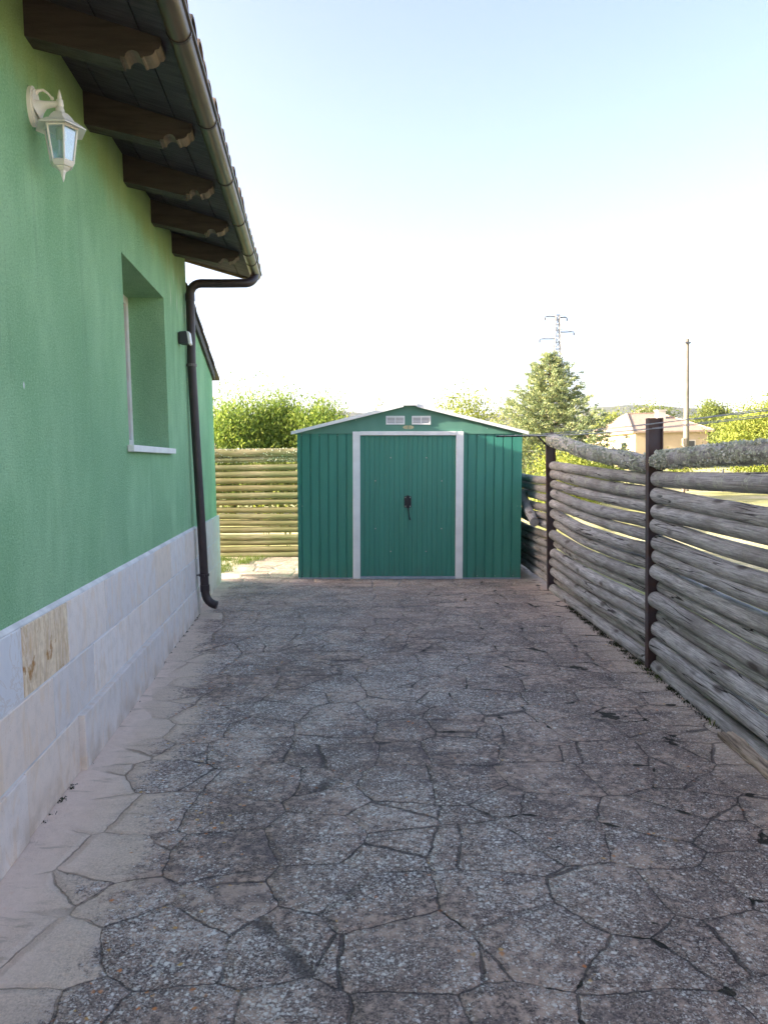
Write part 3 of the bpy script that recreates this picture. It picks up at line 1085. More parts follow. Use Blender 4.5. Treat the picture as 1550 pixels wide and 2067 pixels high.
TP = 6.60
path = [Vector((0.590, 6.70, 3.085))]
path += arc((0.590, 6.69, 3.062), (0.575, 6.62, 2.985), (0.49, TP, 2.985))
path += [Vector((0.30, TP, 2.982))]
path += arc((0.13, TP, 2.982), (0.040, TP, 2.975), (0.030, TP, 2.88))
path += [Vector((0.030, TP, 2.6)), Vector((0.024, TP, 2.28)), Vector((0.040, TP, 1.56)), Vector((0.060, TP, 0.80)), Vector((0.068, TP, 0.40)), Vector((0.071, TP, 0.26))]
path += arc((0.072, TP, 0.24), (0.078, TP, 0.135), (0.175, TP - .01, 0.115))
mb = MB()
mb.tube(path, 0.038, 18)
dp = mb.build('downpipe', MAT['pipe'], house, smooth=True, smooth_ang=50)
for (z, x) in ((2.27, 0.024), (0.395, 0.068), (2.86, 0.031), (0.275, 0.071)):
    bd = MB()
    bd.lathe([(0.0385, -0.011), (0.046, -0.011), (0.046, 0.011), (0.0385, 0.011)] if z not in (2.86, 0.275) else [(0.0385, -0.03), (0.0425, -0.03), (0.0425, 0.03), (0.0385, 0.03)], 18, (x, TP, z))
    if z in (2.27, 0.395):
        bd.box((x - 0.075, TP - .006, z - .006), (x - 0.04, TP + .006, z + .006))
        bd.box((x - 0.01, TP - 0.062, z - .010), (x + 0.01, TP - 0.045, z + .010))
    bd.build('pipe_clip' if z in (2.27, 0.395) else 'pipe_collar', MAT['bracket_rust'] if z == 2.27 else MAT['pipe'], dp)

# lower extension behind the downpipe
EX = -0.045
E0, E1 = TE + 0.002, 8.44
mb = MB()
ez = lambda t: 2.93 - 0.297 * (t - 6.72)
xb = -7.0
mb.add([(EX, E0, -0.1), (EX, E1, -0.1), (EX, E1, ez(E1)), (EX, E0, ez(E0))], [(0, 1, 2, 3)])
mb.add([(EX, E1, -0.1), (xb, E1, -0.1), (xb, E1, ez(E1)), (EX, E1, ez(E1))], [(0, 1, 2, 3)])
mb.add([(xb, E1, -0.1), (xb, E0, -0.1), (xb, E0, ez(E0)), (xb, E1, ez(E1))], [(0, 1, 2, 3)])
mb.build('extension_wall', MAT['stucco2'], house)
plinth('extension_plinth', house, TE + 0.003, E1 + 0.02, -0.018, [(0.262, [7.25, 7.9]), (0.262, [7.0, 7.6, 8.2]), (0.262, [7.3, 7.95])], 0.02, random.Random(5))
mb = MB()
mb.box((-3.0, E1 + 0.001, 0.0), (-0.02, E1 + 0.018, 0.80))
mb.build('extension_end_plinth', MAT['stone'], house)
mb = MB()
nt_ = 5
for k in range(nt_):
    t0 = 6.73 + k * 0.40; t1 = t0 + 0.44
    z0 = ez(t0) + 0.035; z1 = ez(t1) + 0.05
    mb.add([(0.0, t0, z0), (0.0, t1, z1), (xb - .1, t1, z1), (xb - .1, t0, z0), (0.0, t0, z0 + .022), (0.0, t1, z1 + .03), (xb - .1, t1, z1 + .03), (xb - .1, t0, z0 + .022)],
           [(3, 2, 1, 0), (4, 5, 6, 7), (0, 1, 5, 4), (1, 2, 6, 5), (2, 3, 7, 6), (3, 0, 4, 7)], k % 2)
    for q in range(34):
        xc = -0.07 - q * 0.205
        vs = []
        for (tt, zo) in ((t0, z0 + .024), (t1, z1 + .032)):
            for g in range(7):
                an = math.pi * g / 6
                vs.append((xc + 0.07 * math.cos(an), tt, zo + 0.055 * math.sin(an)))
        mb.add(vs, [(g, g + 1, 8 + g, 7 + g) for g in range(6)] + [tuple(range(7, 14))], (k + q) % 2)
mb.build('extension_roof', [MAT['tile_dark'], MAT['rafter']], house)
mb = MB()
mb.add([(EX + .001, E0, ez(E0) - .06), (EX + .028, E0, ez(E0) - .06), (EX + .028, E1 + .05, ez(E1 + .05) - .06), (EX + .001, E1 + .05, ez(E1 + .05) - .06),
        (EX + .001, E0, ez(E0) + .034), (EX + .028, E0, ez(E0) + .034), (EX + .028, E1 + .05, ez(E1 + .05) + .034), (EX + .001, E1 + .05, ez(E1 + .05) + .034)],
       [(3, 2, 1, 0), (4, 5, 6, 7), (0, 1, 5, 4), (1, 2, 6, 5), (2, 3, 7, 6), (3, 0, 4, 7)])
mb.build('extension_verge', MAT['rafter'], house)

# ------------------------------------------------------------------ wall lantern


def hpt(x, t, z):
    ca, sa = math.cos(HANG), math.sin(HANG)
    return (HC + x * ca - t * sa, x * sa + t * ca, z)


lan = empty('wall_lantern', hpt(WX, 3.09, 2.60), (0, 0, HANG))
tag(lan, 'white six-sided coach lantern on a scrolled bracket on the green wall', 'wall lamp')
W = MAT['white_metal']
LX = 0.112                       # lantern axis from the wall
mb = MB()                        # oval back plate
for (r, x0, x1) in ((1.0, 0.0, 0.014), (0.86, 0.014, 0.022)):
    pts = [(0.052 * r * math.cos(2 * math.pi * q / 24), 0.078 * r * math.sin(2 * math.pi * q / 24)) for q in range(24)]
    mb.prism(pts, lambda p, s, x0=x0, x1=x1: ((x0, x1)[s], p[0], 0.252 + p[1]))
mb.build('back_plate', W, lan, smooth=True, smooth_ang=40)
mb = MB()
for q, dy, dz in ((0, 0, .055), (1, 0, -.055)):
    mb.lathe([(0.004, 0), (0.004, 0.003)], 8, (0, 0, 0))
mb2 = MB()
mb2.tube([(0.018, 0, 0.245), (0.035, 0, 0.252), (0.055, 0, 0.260), (0.085, 0, 0.263), (LX + .004, 0, 0.263)], [0.045, 0.027, 0.016, 0.0125, 0.013], 14)
mb2.tube([(0.014, 0, 0.296), (0.03, 0, 0.315), (0.05, 0, 0.318), (0.068, 0, 0.305), (0.082, 0, 0.287)], [0.008, 0.007, 0.0055, 0.0045, 0.004], 8)
mb2.lathe([(0.001, -0.008), (0.007, -0.004), (0.007, 0.004), (0.001, 0.008)], 10, (0.083, 0, 0.286))
mb2.build('arm', W, lan, smooth=True, smooth_ang=50)
mb = MB()
mb.lathe([(0.001, 0.322), (0.004, 0.312), (0.009, 0.292), (0.007, 0.284), (0.013, 0.280), (0.015, 0.262), (0.013, 0.25), (0.017, 0.244), (0.017, 0.232), (0.02, 0.226), (0.001, 0.226)][::-1], 14, (LX, 0, 0))
mb.build('finial', W, lan, smooth=True, smooth_ang=40)
A0 = math.radians(-4)
mb = MB()                        # stepped hexagonal cap
mb.lathe([(0.018, 0.228), (0.030, 0.226), (0.044, 0.212), (0.054, 0.198), (0.056, 0.194), (0.066, 0.190), (0.102, 0.165), (0.102, 0.161), (0.064, 0.170), (0.060, 0.168), (0.001, 0.172)][::-1], 6, (LX, 0, 0), ang0=A0)
mb.build('cap', W, lan)
mb = MB()                        # tapering frame
rt_, rb_ = 0.066, 0.045
zt_, zb_ = 0.168, 0.030


def hx(r, k, z, f=1.0):
    an = A0 + math.pi / 3 * k
    return Vector((LX + r * f * math.cos(an), r * f * math.sin(an), z))


for k in range(6):
    mb.tube([hx(rt_, k, zt_), hx(rb_, k, zb_)], 0.0045, 5)
    mb.tube([hx(rt_, k, zt_ - .003), hx(rt_, k + 1, zt_ - .003)], 0.006, 5)
    mb.tube([hx(rb_, k, zb_ + .003), hx(rb_, k + 1, zb_ + .003)], 0.005, 5)
mb.lathe([(0.001, -0.043), (0.005, -0.030), (0.0095, -0.010), (0.012, -0.006), (0.014, 0.0), (0.028, 0.010), (0.030, 0.014), (0.040, 0.016), (0.047, 0.026), (0.049, 0.030), (0.001, 0.030)], 6, (LX, 0, 0), ang0=A0)
mb.build('frame', W, lan)
for k in range(6):
    gp = MB()
    f = 0.97
    gp.add([hx(rt_, k, zt_ - .004, f), hx(rt_, k + 1, zt_ - .004, f), hx(rb_, k + 1, zb_ + .004, f), hx(rb_, k, zb_ + .004, f)], [(0, 1, 2, 3)])
    gp.build('glass_pane', MAT['lamp_glass'], lan)
mb = MB()
mb.lathe([(0.012, 0.168), (0.020, 0.165), (0.020, 0.125), (0.016, 0.120)][::-1], 14, (LX, 0, 0), 0)
for dx, dy in ((.007, .007), (-.007, .007), (.007, -.007), (-.007, -.007)):
    mb.tube([(LX + dx, dy, 0.121), (LX + dx, dy, 0.060)], 0.0052, 8, 1)
mb.build('bulb', [MAT['bulb'], MAT['tube']], lan, smooth=True, smooth_ang=40)

# ------------------------------------------------------------------ sensor light
sl_ = empty('security_light', hpt(WX, 6.26, 2.45), (0, 0, HANG))
tag(sl_, 'small dark square security light with pale lens between window and downpipe', 'security light')
mb = MB()
mb.box((0.0, -0.035, -0.045), (0.012, 0.035, 0.045))
mb.prism([(0.012, -0.048), (0.085, -0.052), (0.070, 0.052), (0.012, 0.048)], lambda p, s: (p[0], -0.055 + 0.11 * s, p[1]))
mb.build('housing', MAT['sensor'], sl_, bevel=0.004)
mb = MB()
mb.prism([(0.0865, -0.056), (0.104, -0.048), (0.094, 0.046), (0.0715, 0.054)], lambda p, s: (p[0], -0.05 + 0.10 * s, p[1]))
mb.build('lens', MAT['shed_white'], sl_, bevel=0.003)

# ------------------------------------------------------------------ garden shed
SX, SY = 0.285, 8.585
shed = empty('garden_shed', (SX, SY, gz(SX) + 0.004), (0, math.atan(SLOPE), 0))
tag(shed, 'green ribbed metal garden shed with white door frame and low gable roof', 'shed')
HW, DEP, EH, PH = 1.31, 1.80, 1.715, 2.035


def rib_profile(x0, x1, pitch=0.105, depth=0.011, groove=0.020):
    pts = [(x0, 0.0)]
    x = x0 + pitch * 0.35
    while x + groove < x1 - 0.02:
        pts += [(x, 0.0), (x + 0.004, depth), (x + groove - 0.004, depth), (x + groove, 0.0)]
        x += pitch
    pts.append((x1, 0.0))
    return pts


def ribbed(mb, prof, place, z0, z1):
    n = len(prof)
    vs = [place(p[0], p[1], z0) for p in prof] + [place(p[0], p[1], z1) for p in prof]
    mb.add(vs, [(i, i + 1, n + i + 1, n + i) for i in range(n - 1)])


mb = MB()
ribbed(mb, rib_profile(-HW, -0.655), lambda x, d, z: (x, d, z), 0.012, EH)
ribbed(mb, rib_profile(0.625, HW), lambda x, d, z: (x, d, z), 0.012, EH)
mb.add([(-0.655, 0.002, 1.66), (0.625, 0.002, 1.66), (0.625, 0.002, EH), (-0.655, 0.002, EH)], [(0, 1, 2, 3)])
mb.build('front_wall', MAT['shed'], shed)
for s in (-1, 1):
    mb = MB()
    ribbed(mb, rib_profile(0.0, DEP), lambda y, d, z, s=s: (s * (HW - d), y, z), 0.012, EH)
    mb.build('side_wall', MAT['shed'], shed)
mb = MB()
ribbed(mb, rib_profile(-HW, HW), lambda x, d, z: (x, DEP - d, z), 0.012, EH)
mb.build('back_wall', MAT['shed'], shed)
for yy in (-0.012, DEP - 0.006):
    mb = MB()
    g = [(-HW, EH - 0.012), (HW, EH - 0.012), (HW, EH + 0.004), (0, PH), (-HW, EH + 0.004)]
    mb.prism(g, lambda p, s, yy=yy: (p[0], yy + 0.018 * s, p[1]))
    mb.build('gable', MAT['shed_light'], shed)
# roof sheets and white edge trims
mb = MB()
rs = (PH - EH) / HW
for s in (-1, 1):
    prof = rib_profile(-0.06, DEP + 0.06)
    n = len(prof)
    e = HW + 0.055
    vs = [(s * 0.0, p[0], PH + 0.018 - p[1]) for p in prof] + [(s * e, p[0], PH + 0.018 - rs * e - p[1]) for p in prof]
    mb.add(vs, [(i, i + 1, n + i + 1, n + i) for i in range(n - 1)])
mb.build('roof', MAT['shed'], shed)
for s in (-1, 1):
    for yy in (-0.075, DEP + 0.062):
        mb = MB()
        e = HW + 0.062
        x0 = 0.075
        pts = [(s * x0, PH - rs * x0 - 0.006), (s * e, PH - rs * e - 0.008), (s * e, PH - rs * e + 0.024), (s * x0, PH - rs * x0 + 0.028)]
        mb.prism(pts, lambda p, q, yy=yy: (p[0], yy + 0.014 * q, p[1]))
        mb.prism([(p[0], p[1]) for p in [(s * x0, PH - rs * x0 + 0.0285), (s * e, PH - rs * e + 0.0245), (s * e, PH - rs * e + 0.028), (s * x0, PH - rs * x0 + 0.032)]], lambda p, q, yy=yy: (p[0], yy + (0.001 if yy < 0 else -0.04) + 0.05 * q, p[1]))
        mb.build('roof_trim', MAT['shed_white'], shed)
mb = MB()
mb.prism([(-0.085, PH - 0.018), (-0.075, PH + 0.026), (0.0, PH + 0.030), (0.075, PH + 0.026), (0.085, PH - 0.018), (0.07, PH - 0.012), (-0.07, PH - 0.012)], lambda p, q: (p[0], -0.085 + (DEP + 0.17) * q, p[1]))
mb.build('ridge_cap', MAT['shed_white'], shed, bevel=0.003)
# door frame
mb = MB()
FO0, FO1, FI0, FI1 = -0.663, 0.625, -0.577, 0.538
mb.box((FO0, -0.034, 0.004), (FI0, 0.0, 1.728))
mb.box((FI1, -0.034, 0.004), (FO1, 0.0, 1.728))
mb.box((FI0 - .001, -0.037, 1.684), (FI1 + .001, 0.0, 1.731))
mb.build('door_frame', MAT['shed_white'], shed, bevel=0.004)
mb = MB()
mb.box((FI0 + .001, -0.040, 0.0), (FI1 - .001, 0.02, 0.030))
mb.build('threshold', MAT['shed_rail'], shed, bevel=0.003)
for lo, hi in (((-HW, -0.010, 0.0), (FO0 - .001, 0.004, 0.014)), ((FO1 + .001, -0.010, 0.0), (HW, 0.004, 0.014)), ((-HW + .01, DEP - 0.004, 0.0), (HW - .01, DEP + 0.006, 0.014))):
    mb = MB()
    mb.box(lo, hi)
    mb.build('base_rail', MAT['shed_rail'], shed)


def door_leaf(x0, x1, name):
    mb = MB()
    prof = [(x0, 0.0)]
    x = x0 + 0.045
    while x < x1 - 0.03:
        prof += [(x, 0.0), (x + 0.002, 0.0035), (x + 0.007, 0.0035), (x + 0.009, 0.0)]
        x += 0.058
    prof.append((x1, 0.0))
    n = len(prof)
    y = -0.006
    vs = [(p[0], y + p[1], 0.032) for p in prof] + [(p[0], y + p[1], 1.681) for p in prof]
    mb.add(vs, [(i, i + 1, n + i + 1, n + i) for i in range(n - 1)])
    mb.add([(x0, y, 0.032), (x0, y + .02, 0.032), (x0, y + .02, 1.681), (x0, y, 1.681)], [(0, 1, 2, 3)])
    mb.add([(x1, y, 0.032), (x1, y + .02, 0.032), (x1, y + .02, 1.681), (x1, y, 1.681)], [(3, 2, 1, 0)])
    mb.add([(x0, y + .02, 0.032), (x1, y + .02, 0.032), (x1, y + .02, 1.681), (x0, y + .02, 1.681)], [(3, 2, 1, 0)])
    # stiffened edge of the leaf
    return mb.build(name, MAT['shed'], shed)


DM = -0.020
dl = door_leaf(FI0 + 0.002, DM - 0.004, 'door')
dr = door_leaf(DM + 0.002, FI1 - 0.002, 'door')
mb = MB()
mb.box((DM - 0.004, -0.012, 0.033), (DM + 0.004, 0.0, 1.68))
mb.build('door_edge', MAT['shed'], dr, bevel=0.002)


def screw(parent, x, y, z, r=0.006):
    mb = MB()
    pts = [(r * math.cos(2 * math.pi * q / 8), r * math.sin(2 * math.pi * q / 8)) for q in range(8)]
    mb.prism(pts, lambda p, s: (x + p[0] * (1 - .3 * s), y - 0.003 * s, z + p[1] * (1 - .3 * s)))
    mb.build('screw', MAT['screw'], parent)


for (x, z) in ((-0.22, 1.425), (0.195, 1.425), (-0.40, 1.155), (0.375, 1.155), (-0.40, 0.595), (0.375, 0.595), (-0.22, 0.325), (0.195, 0.325)):
    screw(dl if x < DM else dr, x, -0.006, z, 0.0085)
for x in (-1.26, -1.05, -0.84, 0.80, 1.01, 1.22):
    screw(shed, x, -0.001, 1.685, 0.005)
    screw(shed, x, -0.001, 0.035, 0.005)
for x in (-1.255, 1.262):
    screw(shed, x, -0.001, 0.86, 0.005)
for (x, z) in ((-0.63, 1.73), (0.60, 1.745), (-0.625, 1.86), (0.61, 1.865), (0.9, 1.765)):
    screw(shed, x, -0.0125, z, 0.005)
# vents
for xc in (-0.168, 0.132):
    mb = MB()
    vw, vh, zc = 0.109, 0.050, 1.859
    y0 = -0.013
    mb.box((xc - vw, y0 - .010, zc - vh), (xc - vw + .014, y0, zc + vh))
    mb.box((xc + vw - .014, y0 - .010, zc - vh), (xc + vw, y0, zc + vh))
    mb.box((xc - vw + .014, y0 - .0095, zc + vh - .014), (xc + vw - .014, y0, zc + vh))
    mb.box((xc - vw + .014, y0 - .0095, zc - vh), (xc + vw - .014, y0, zc - vh + .014))
    mb.box((xc - .006, y0 - .0090, zc - vh + .014), (xc + .006, y0, zc + vh - .014))
    for k in range(5):
        z = zc - 0.030 + k * 0.0150
        mb.add([(xc - vw + .014, y0 - .008, z - .005), (xc + vw - .014, y0 - .008, z - .005), (xc + vw - .014, y0 - .001, z + .004), (xc - vw + .014, y0 - .001, z + .004)], [(0, 1, 2, 3)])
    mb.add([(xc - vw + .01, y0 - .0006, zc - vh + .01), (xc + vw - .01, y0 - .0006, zc - vh + .01), (xc + vw - .01, y0 - .0006, zc + vh - .01), (xc - vw + .01, y0 - .0006, zc + vh - .01)], [(0, 1, 2, 3)], 1)
    mb.build('vent', [MAT['shed_white'], MAT['bracket_rust']], shed)
# two stickers: half ovals back to back
for s in (-1, 1):
    mb = MB()
    pts = [(0.0045, -0.021), (0.0045, 0.021)] + [(0.012 + 0.052 * math.sin(math.pi * q / 10), 0.0215 * math.cos(math.pi * q / 10)) for q in range(11)]
    if s < 0:
        pts = [(-p[0], p[1]) for p in pts][::-1]
    mb.prism(pts, lambda p, q: (DM + 0.004 + p[0], -0.0125 - .0008 * q, 1.778 + p[1]))
    mb.build('sticker', MAT['sticker'], shed)
# latch plates, hasp and strap
mb = MB()
mb.box((DM - 0.040, -0.0185, 0.845), (DM - 0.012, -0.0125, 0.975))
mb.box((DM + 0.012, -0.0185, 0.845), (DM + 0.038, -0.0125, 0.975))
mb.box((DM - 0.014, -0.030, 0.835), (DM + 0.014, -0.0125, 0.985))
mb.box((DM - 0.040, -0.026, 0.885), (DM - 0.02, -0.0125, 0.930))
for z in (0.858, 0.962):
    for x in (-0.028, 0.026):
        mb.lathe([(0.001, 0)], 3) if False else None
        mb.box((DM + x - .005, -0.0205, z - .006), (DM + x + .005, -0.0183, z + .006), 1)
mb.tube([(DM + 0.002, -0.026, 0.86), (DM + 0.006, -0.030, 0.80), (DM + 0.014, -0.024, 0.74), (DM + 0.026, -0.022, 0.695)], [0.007, 0.006, 0.006, 0.009], 8)
mb.build('latch', [MAT['black'], MAT['screw']], dr)

# ------------------------------------------------------------------ log fences


def make_log(name, length, rad, mat, parent, loc, rotz, seed, bow=(0, 0), drop=0.0, taper=0.08, rough=0.0, seg=18, rings=34, roundend=0.5):
    """log along local +X, bow=(sideways, vertical) at mid length"""
    r = random.Random(seed)
    mb = MB()
    path = []; rad_l = []
    off = r.uniform(0, 50)
    for i in range(rings + 1):
        u = i / rings
        # dense rings at rounded ends
        s = u
        x = length * s
        w = math.sin(math.pi * s)
        y = bow[0] * w + 0.006 * noise.noise(Vector((x * 1.3, off, 0)))
        z = bow[1] * w + drop * s + 0.006 * noise.noise(Vector((x * 1.3, off, 9)))
        rr = rad * (1 + taper * (s - .5)) * (1 + 0.035 * noise.noise(Vector((x * 2.2, off, 5))))
        path.append(Vector((x, y, z))); rad_l.append(rr)
    # domed ends
    d0 = rad * roundend
    head = []; hr = []
    for k in range(4):
        an = math.pi / 2 * k / 4
        head.append(path[0] + Vector((-d0 * math.cos(an) + 0.0, 0, 0))); hr.append(max(0.004, rad_l[0] * (0.35 + 0.65 * math.sin(an)) if k else rad_l[0] * 0.35))
    tail = []; tr = []
    for k in range(3, -1, -1):
        an = math.pi / 2 * k / 4
        tail.append(path[-1] + Vector((d0 * math.cos(an), 0, 0))); tr.append(rad_l[-1] * (0.35 + 0.65 * math.sin(an)) if k else rad_l[-1] * 0.35)
    P = head + path + tail; R = hr + rad_l + tr
    mb.tube(P, R, seg)
    if rough > 0 or True:
        # uneven surface
        nv = []
        for idx, v in enumerate(mb.v):
            ring = idx // seg
            c = P[min(ring, len(P) - 1)]
            dvec = Vector(v) - c
            amp = 0.05 + rough
            k = 1 + amp * noise.noise(Vector((v[0] * 3 + off, v[1] * 18, v[2] * 18)))
            if rough:
                k += rough * 0.9 * noise.noise(Vector((v[0] * 28 + off, v[1] * 28, v[2] * 28)))
            nv.append(tuple(c + dvec * k))
        mb.v = nv
    o = mb.build(name, mat, parent, smooth=True)
    o.location = loc
    o.rotation_euler = (0, 0, rotz)
    return o, P, R


def lichen_crust(parent, P, R, seed, dens):
    rng = np.random.default_rng(seed)
    n = int(dens * (P[-1] - P[0]).length)
    C_ = []; A_ = []
    for _ in range(n):
        i = rng.integers(4, len(P) - 5)
        s = rng.random()
        c = P[i] * (1 - s) + P[i + 1] * s
        an = rng.uniform(0, 2 * math.pi)
        q = noise.noise(Vector((c.x * 6, math.cos(an) * 1.5, math.sin(an) * 1.5 + seed)))
        if q < -0.05: continue
        nn = Vector((0, math.cos(an), math.sin(an)))
        C_.append(c + nn * R[i] * (1.02 + 0.07 * rng.random())); A_.append(nn)
    C_ = np.array([tuple(c) for c in C_]); A_ = np.array([tuple(a) for a in A_])
    Q = leaf_quads(rng, C_, 0.024, 0.017, axis=A_ * 0.8)
    o = quads_mesh('lichen', Q, MAT['lichen'], parent)
    tag(o, kind='stuff')
    return o


MAT['lichen'] = m_leaf('lichen_flake', (0.38, 0.40, 0.33), (0.58, 0.60, 0.47), (0.60, 0.62, 0.62), 0.1)

FXC = 1.815                      # centre line of the logs


def hpost(parent, y, top, name='post', lean=0.0):
    mb = MB()
    zb = gz(FXC) - 0.05
    x0 = FXC - 0.056; x1 = FXC + 0.028
    def sh(p):
        return (p[0] + lean * (p[2]), p[1], p[2])
    for lo, hi in (((x0 - .007, y - .028, zb), (x0, y + .028, top)), ((x1, y - .028, zb), (x1 + .007, y + .028, top)), ((x0, y - .003, zb), (x1, y + .003, top))):
        k = len(mb.v)
        mb.box(lo, hi)
    mb.v = [sh(v) for v in mb.v]
    return mb.build(name, MAT['post'], parent, bevel=0.0015)


fence = empty('log_fence', (0, 0, 0))
tag(fence, 'grey weathered horizontal log fence between brown steel posts on the right', 'fence')
hpost(fence, 1.88, 1.60)
hpost(fence, 4.87, 1.645, lean=-0.004)
hpost(fence, 7.86, 1.655, lean=-0.008)
hpost(fence, 10.40, 1.50)
ROT = math.pi / 2
zA = [1.364, 1.243, 1.135, 1.03, .936, .82, .73, .627, .53, .438, .332, .242, .135, .04, -.02]
zAe = [1.40, 1.285, 1.12, 1.02, .927, .82, .724, .612, .52, .42, .325, .228, .115, .03, -.02]
rA = [.055, .050, .050, .049, .046, .050, .047, .052, .042, .052, .043, .050, .052, .040, .050]
rr = random.Random(11)
rA = [rA[0]] + [q * 1.01 for q in rA[1:]]
for i, z in enumerate(zA):
    back = i in (8, 10, 13)
    xo = FXC + (0.03 if back else -0.010 + rr.uniform(-.008, .012))
    z0 = zAe[i] + 0.55 * (zAe[i] - z)
    mat = MAT['log_lichen'] if i == 0 else (MAT['log_some'] if i == 1 else MAT['log'])
    o, P, R = make_log('log', 2.88, rA[i], mat, fence, (xo, 1.93 + .02, z0), ROT, 100 + i,
                       bow=((0.0 if i == 0 else rr.uniform(-.015, .045)), (0.015 if i == 0 else rr.uniform(-.030, .006))), drop=z - z0, rough=0.10 if i == 0 else 0.0, rings=60 if i == 0 else 34)
    if i == 0:
        o['label'] = 'log thickly crusted with pale green lichen'
        lichen_crust(o, P, R, 3, 2600)
zBn = [1.345, 1.237, 1.147, 1.045, .95, .855, .76, .66, .566, .478, .38, .287, .184, .093, .005]
zBf = [1.585, 1.31, 1.22, 1.11, 1.012, .905, .80, .69, .57, .475, .375, .28, .18, .08, -.01]
rB = [.060, .044, .049, .043, .047, .041, .050, .042, .050, .040, .047, .044, .049, .041, .050]
rB = [rB[0]] + [q * 1.03 for q in rB[1:]]
bB = [-.03, -.01, -.025, -.015, -.035, -.02, -.055, -.05, -.05, -.03, -.03, -.02, -.02, -.015, 0]
for i in range(15):
    back = i in (7, 9, 13)
    xo = FXC + (0.03 if back else -0.010 + rr.uniform(-.008, .012))
    mat = MAT['log_lichen'] if i == 0 else (MAT['log_some'] if i in (1, 2) else MAT['log'])
    o, P, R = make_log('log', 2.86, rB[i], mat, fence, (xo - (.02 if i == 0 else 0), 4.93, zBn[i]), ROT, 200 + i,
                       bow=(rr.uniform(-.012, .030), bB[i] * 0.85), drop=zBf[i] - zBn[i], rough=0.10 if i == 0 else 0.0, rings=60 if i == 0 else 34)
    if i == 0:
        o['label'] = 'sloping log crusted with lichen'
        lichen_crust(o, P, R, 4, 2000)
zC = [1.144, 1.044, .944, .843, .745, .650, .541, .455, .358, .257, .155, .055]
for i, z in enumerate(zC):
    o, P, R = make_log('log', 2.42, [.048, .045, .044, .048, .04, .046, .043, .046][i % 8], MAT['log'], fence, (FXC + rr.uniform(-.012, .008), 7.92, z), ROT, 300 + i,
                       bow=(rr.uniform(-.01, .02), rr.uniform(-.02, .0)), drop=[.03, .03, .02, .0, -.03, .05, -.02, 0, 0, 0, 0, 0][i])

lg, P, R = make_log('fallen_log', 1.15, 0.054, MAT['log'], None, (1.683, 8.20, 0.672), ROT - 0.06, 777, drop=0.28, roundend=0.02)
tag(lg, 'short loose log poking out of the fence beside the shed, cut end showing', 'log')

bfence = empty('log_fence', (0, 0, 0))
tag(bfence, 'sunlit mossy log fence closing the gap between house and shed', 'fence')
zD = [1.535, 1.439, 1.322, 1.228, 1.127, 1.025, .923, .821, .719, .625, .53, .42, .325, .238, .135, .052]
MAT['log_algae_top'] = m_log('lichen_top_log', 0.9)
for i, z in enumerate(zD):
    top = i < 2
    o, P, R = make_log('log', 4.6, (.060, .0445)[0 if i == 0 else 1] + rr.uniform(-.003, .004), MAT['log_algae'], bfence, (-2.80, 10.62 + rr.uniform(-.012, .012), z + 0.01), 0.0, 400 + i,
                       bow=(0, rr.uniform(-.018, .012)), drop=rr.uniform(-.015, .01) - 0.035, rough=0.06 if top else 0)
    if top:
        lichen_crust(o, P, R, 30 + i, 420)
for x in (-2.82, 1.82):
    mb = MB()
    mb.box((x - .06, 10.61 - .05, -.1), (x - .053, 10.61 + .05, 1.6)); mb.box((x + .053, 10.61 - .05, -.1), (x + .06, 10.61 + .05, 1.6)); mb.box((x - .053, 10.607, -.1), (x + .053, 10.613, 1.6))
    mb.build('post', MAT['post'], bfence)

for k in range(2):
    for i in range(14):
        make_log('log', 2.86, 0.05, MAT['log'], fence, (FXC - .005, -1.02 - 3.0 * k, 0.06 + i * 0.099), ROT, 600 + 20 * k + i, bow=(0.01, -0.012))
    hpost(fence, -1.08 - 3.0 * k, 1.62)

# ------------------------------------------------------------------ clothes line
cl = empty('clothes_line', (1.8, 7.80, 1.63))
tag(cl, 'clothes line of thin wires strung from a steel arm along the right fence', 'clothes line')
mb = MB()
mb.tube([(-0.60, 0, 0.0), (0.10, 0, 0.0)], 0.010, 8)
mb.tube([(-0.16, 0, -0.004), (-0.07, 0, -0.10)], 0.010, 8)
mb.build('arm', MAT['black'], cl)
for k, (x, zoff) in enumerate(((-0.57, 0), (-0.40, 0.006), (-0.20, -0.004), (-0.02, 0.0))):
    mb = MB()
    pts = []
    u = k / 3
    a_, b_ = (0.020, 0.040, 0.026, 0.036)[k], 0.1005 - 0.075 * u + (0, .02, -.012, .012)[k]
    for i in range(41):
        s = i / 40
        pts.append((x, -6.0 * s, zoff * (1 - s) + 0.004 - a_ * 4 * s * (1 - s) - b_ * s))
    mb.tube(pts, 0.0020, 6)
    mb.build('wire', MAT['wire'], cl)
mb = MB()
mb.tube([(-0.62, -6.0, -0.098), (0.10, -6.0, -0.018)], 0.010, 8)
mb.build('arm', MAT['black'], cl)

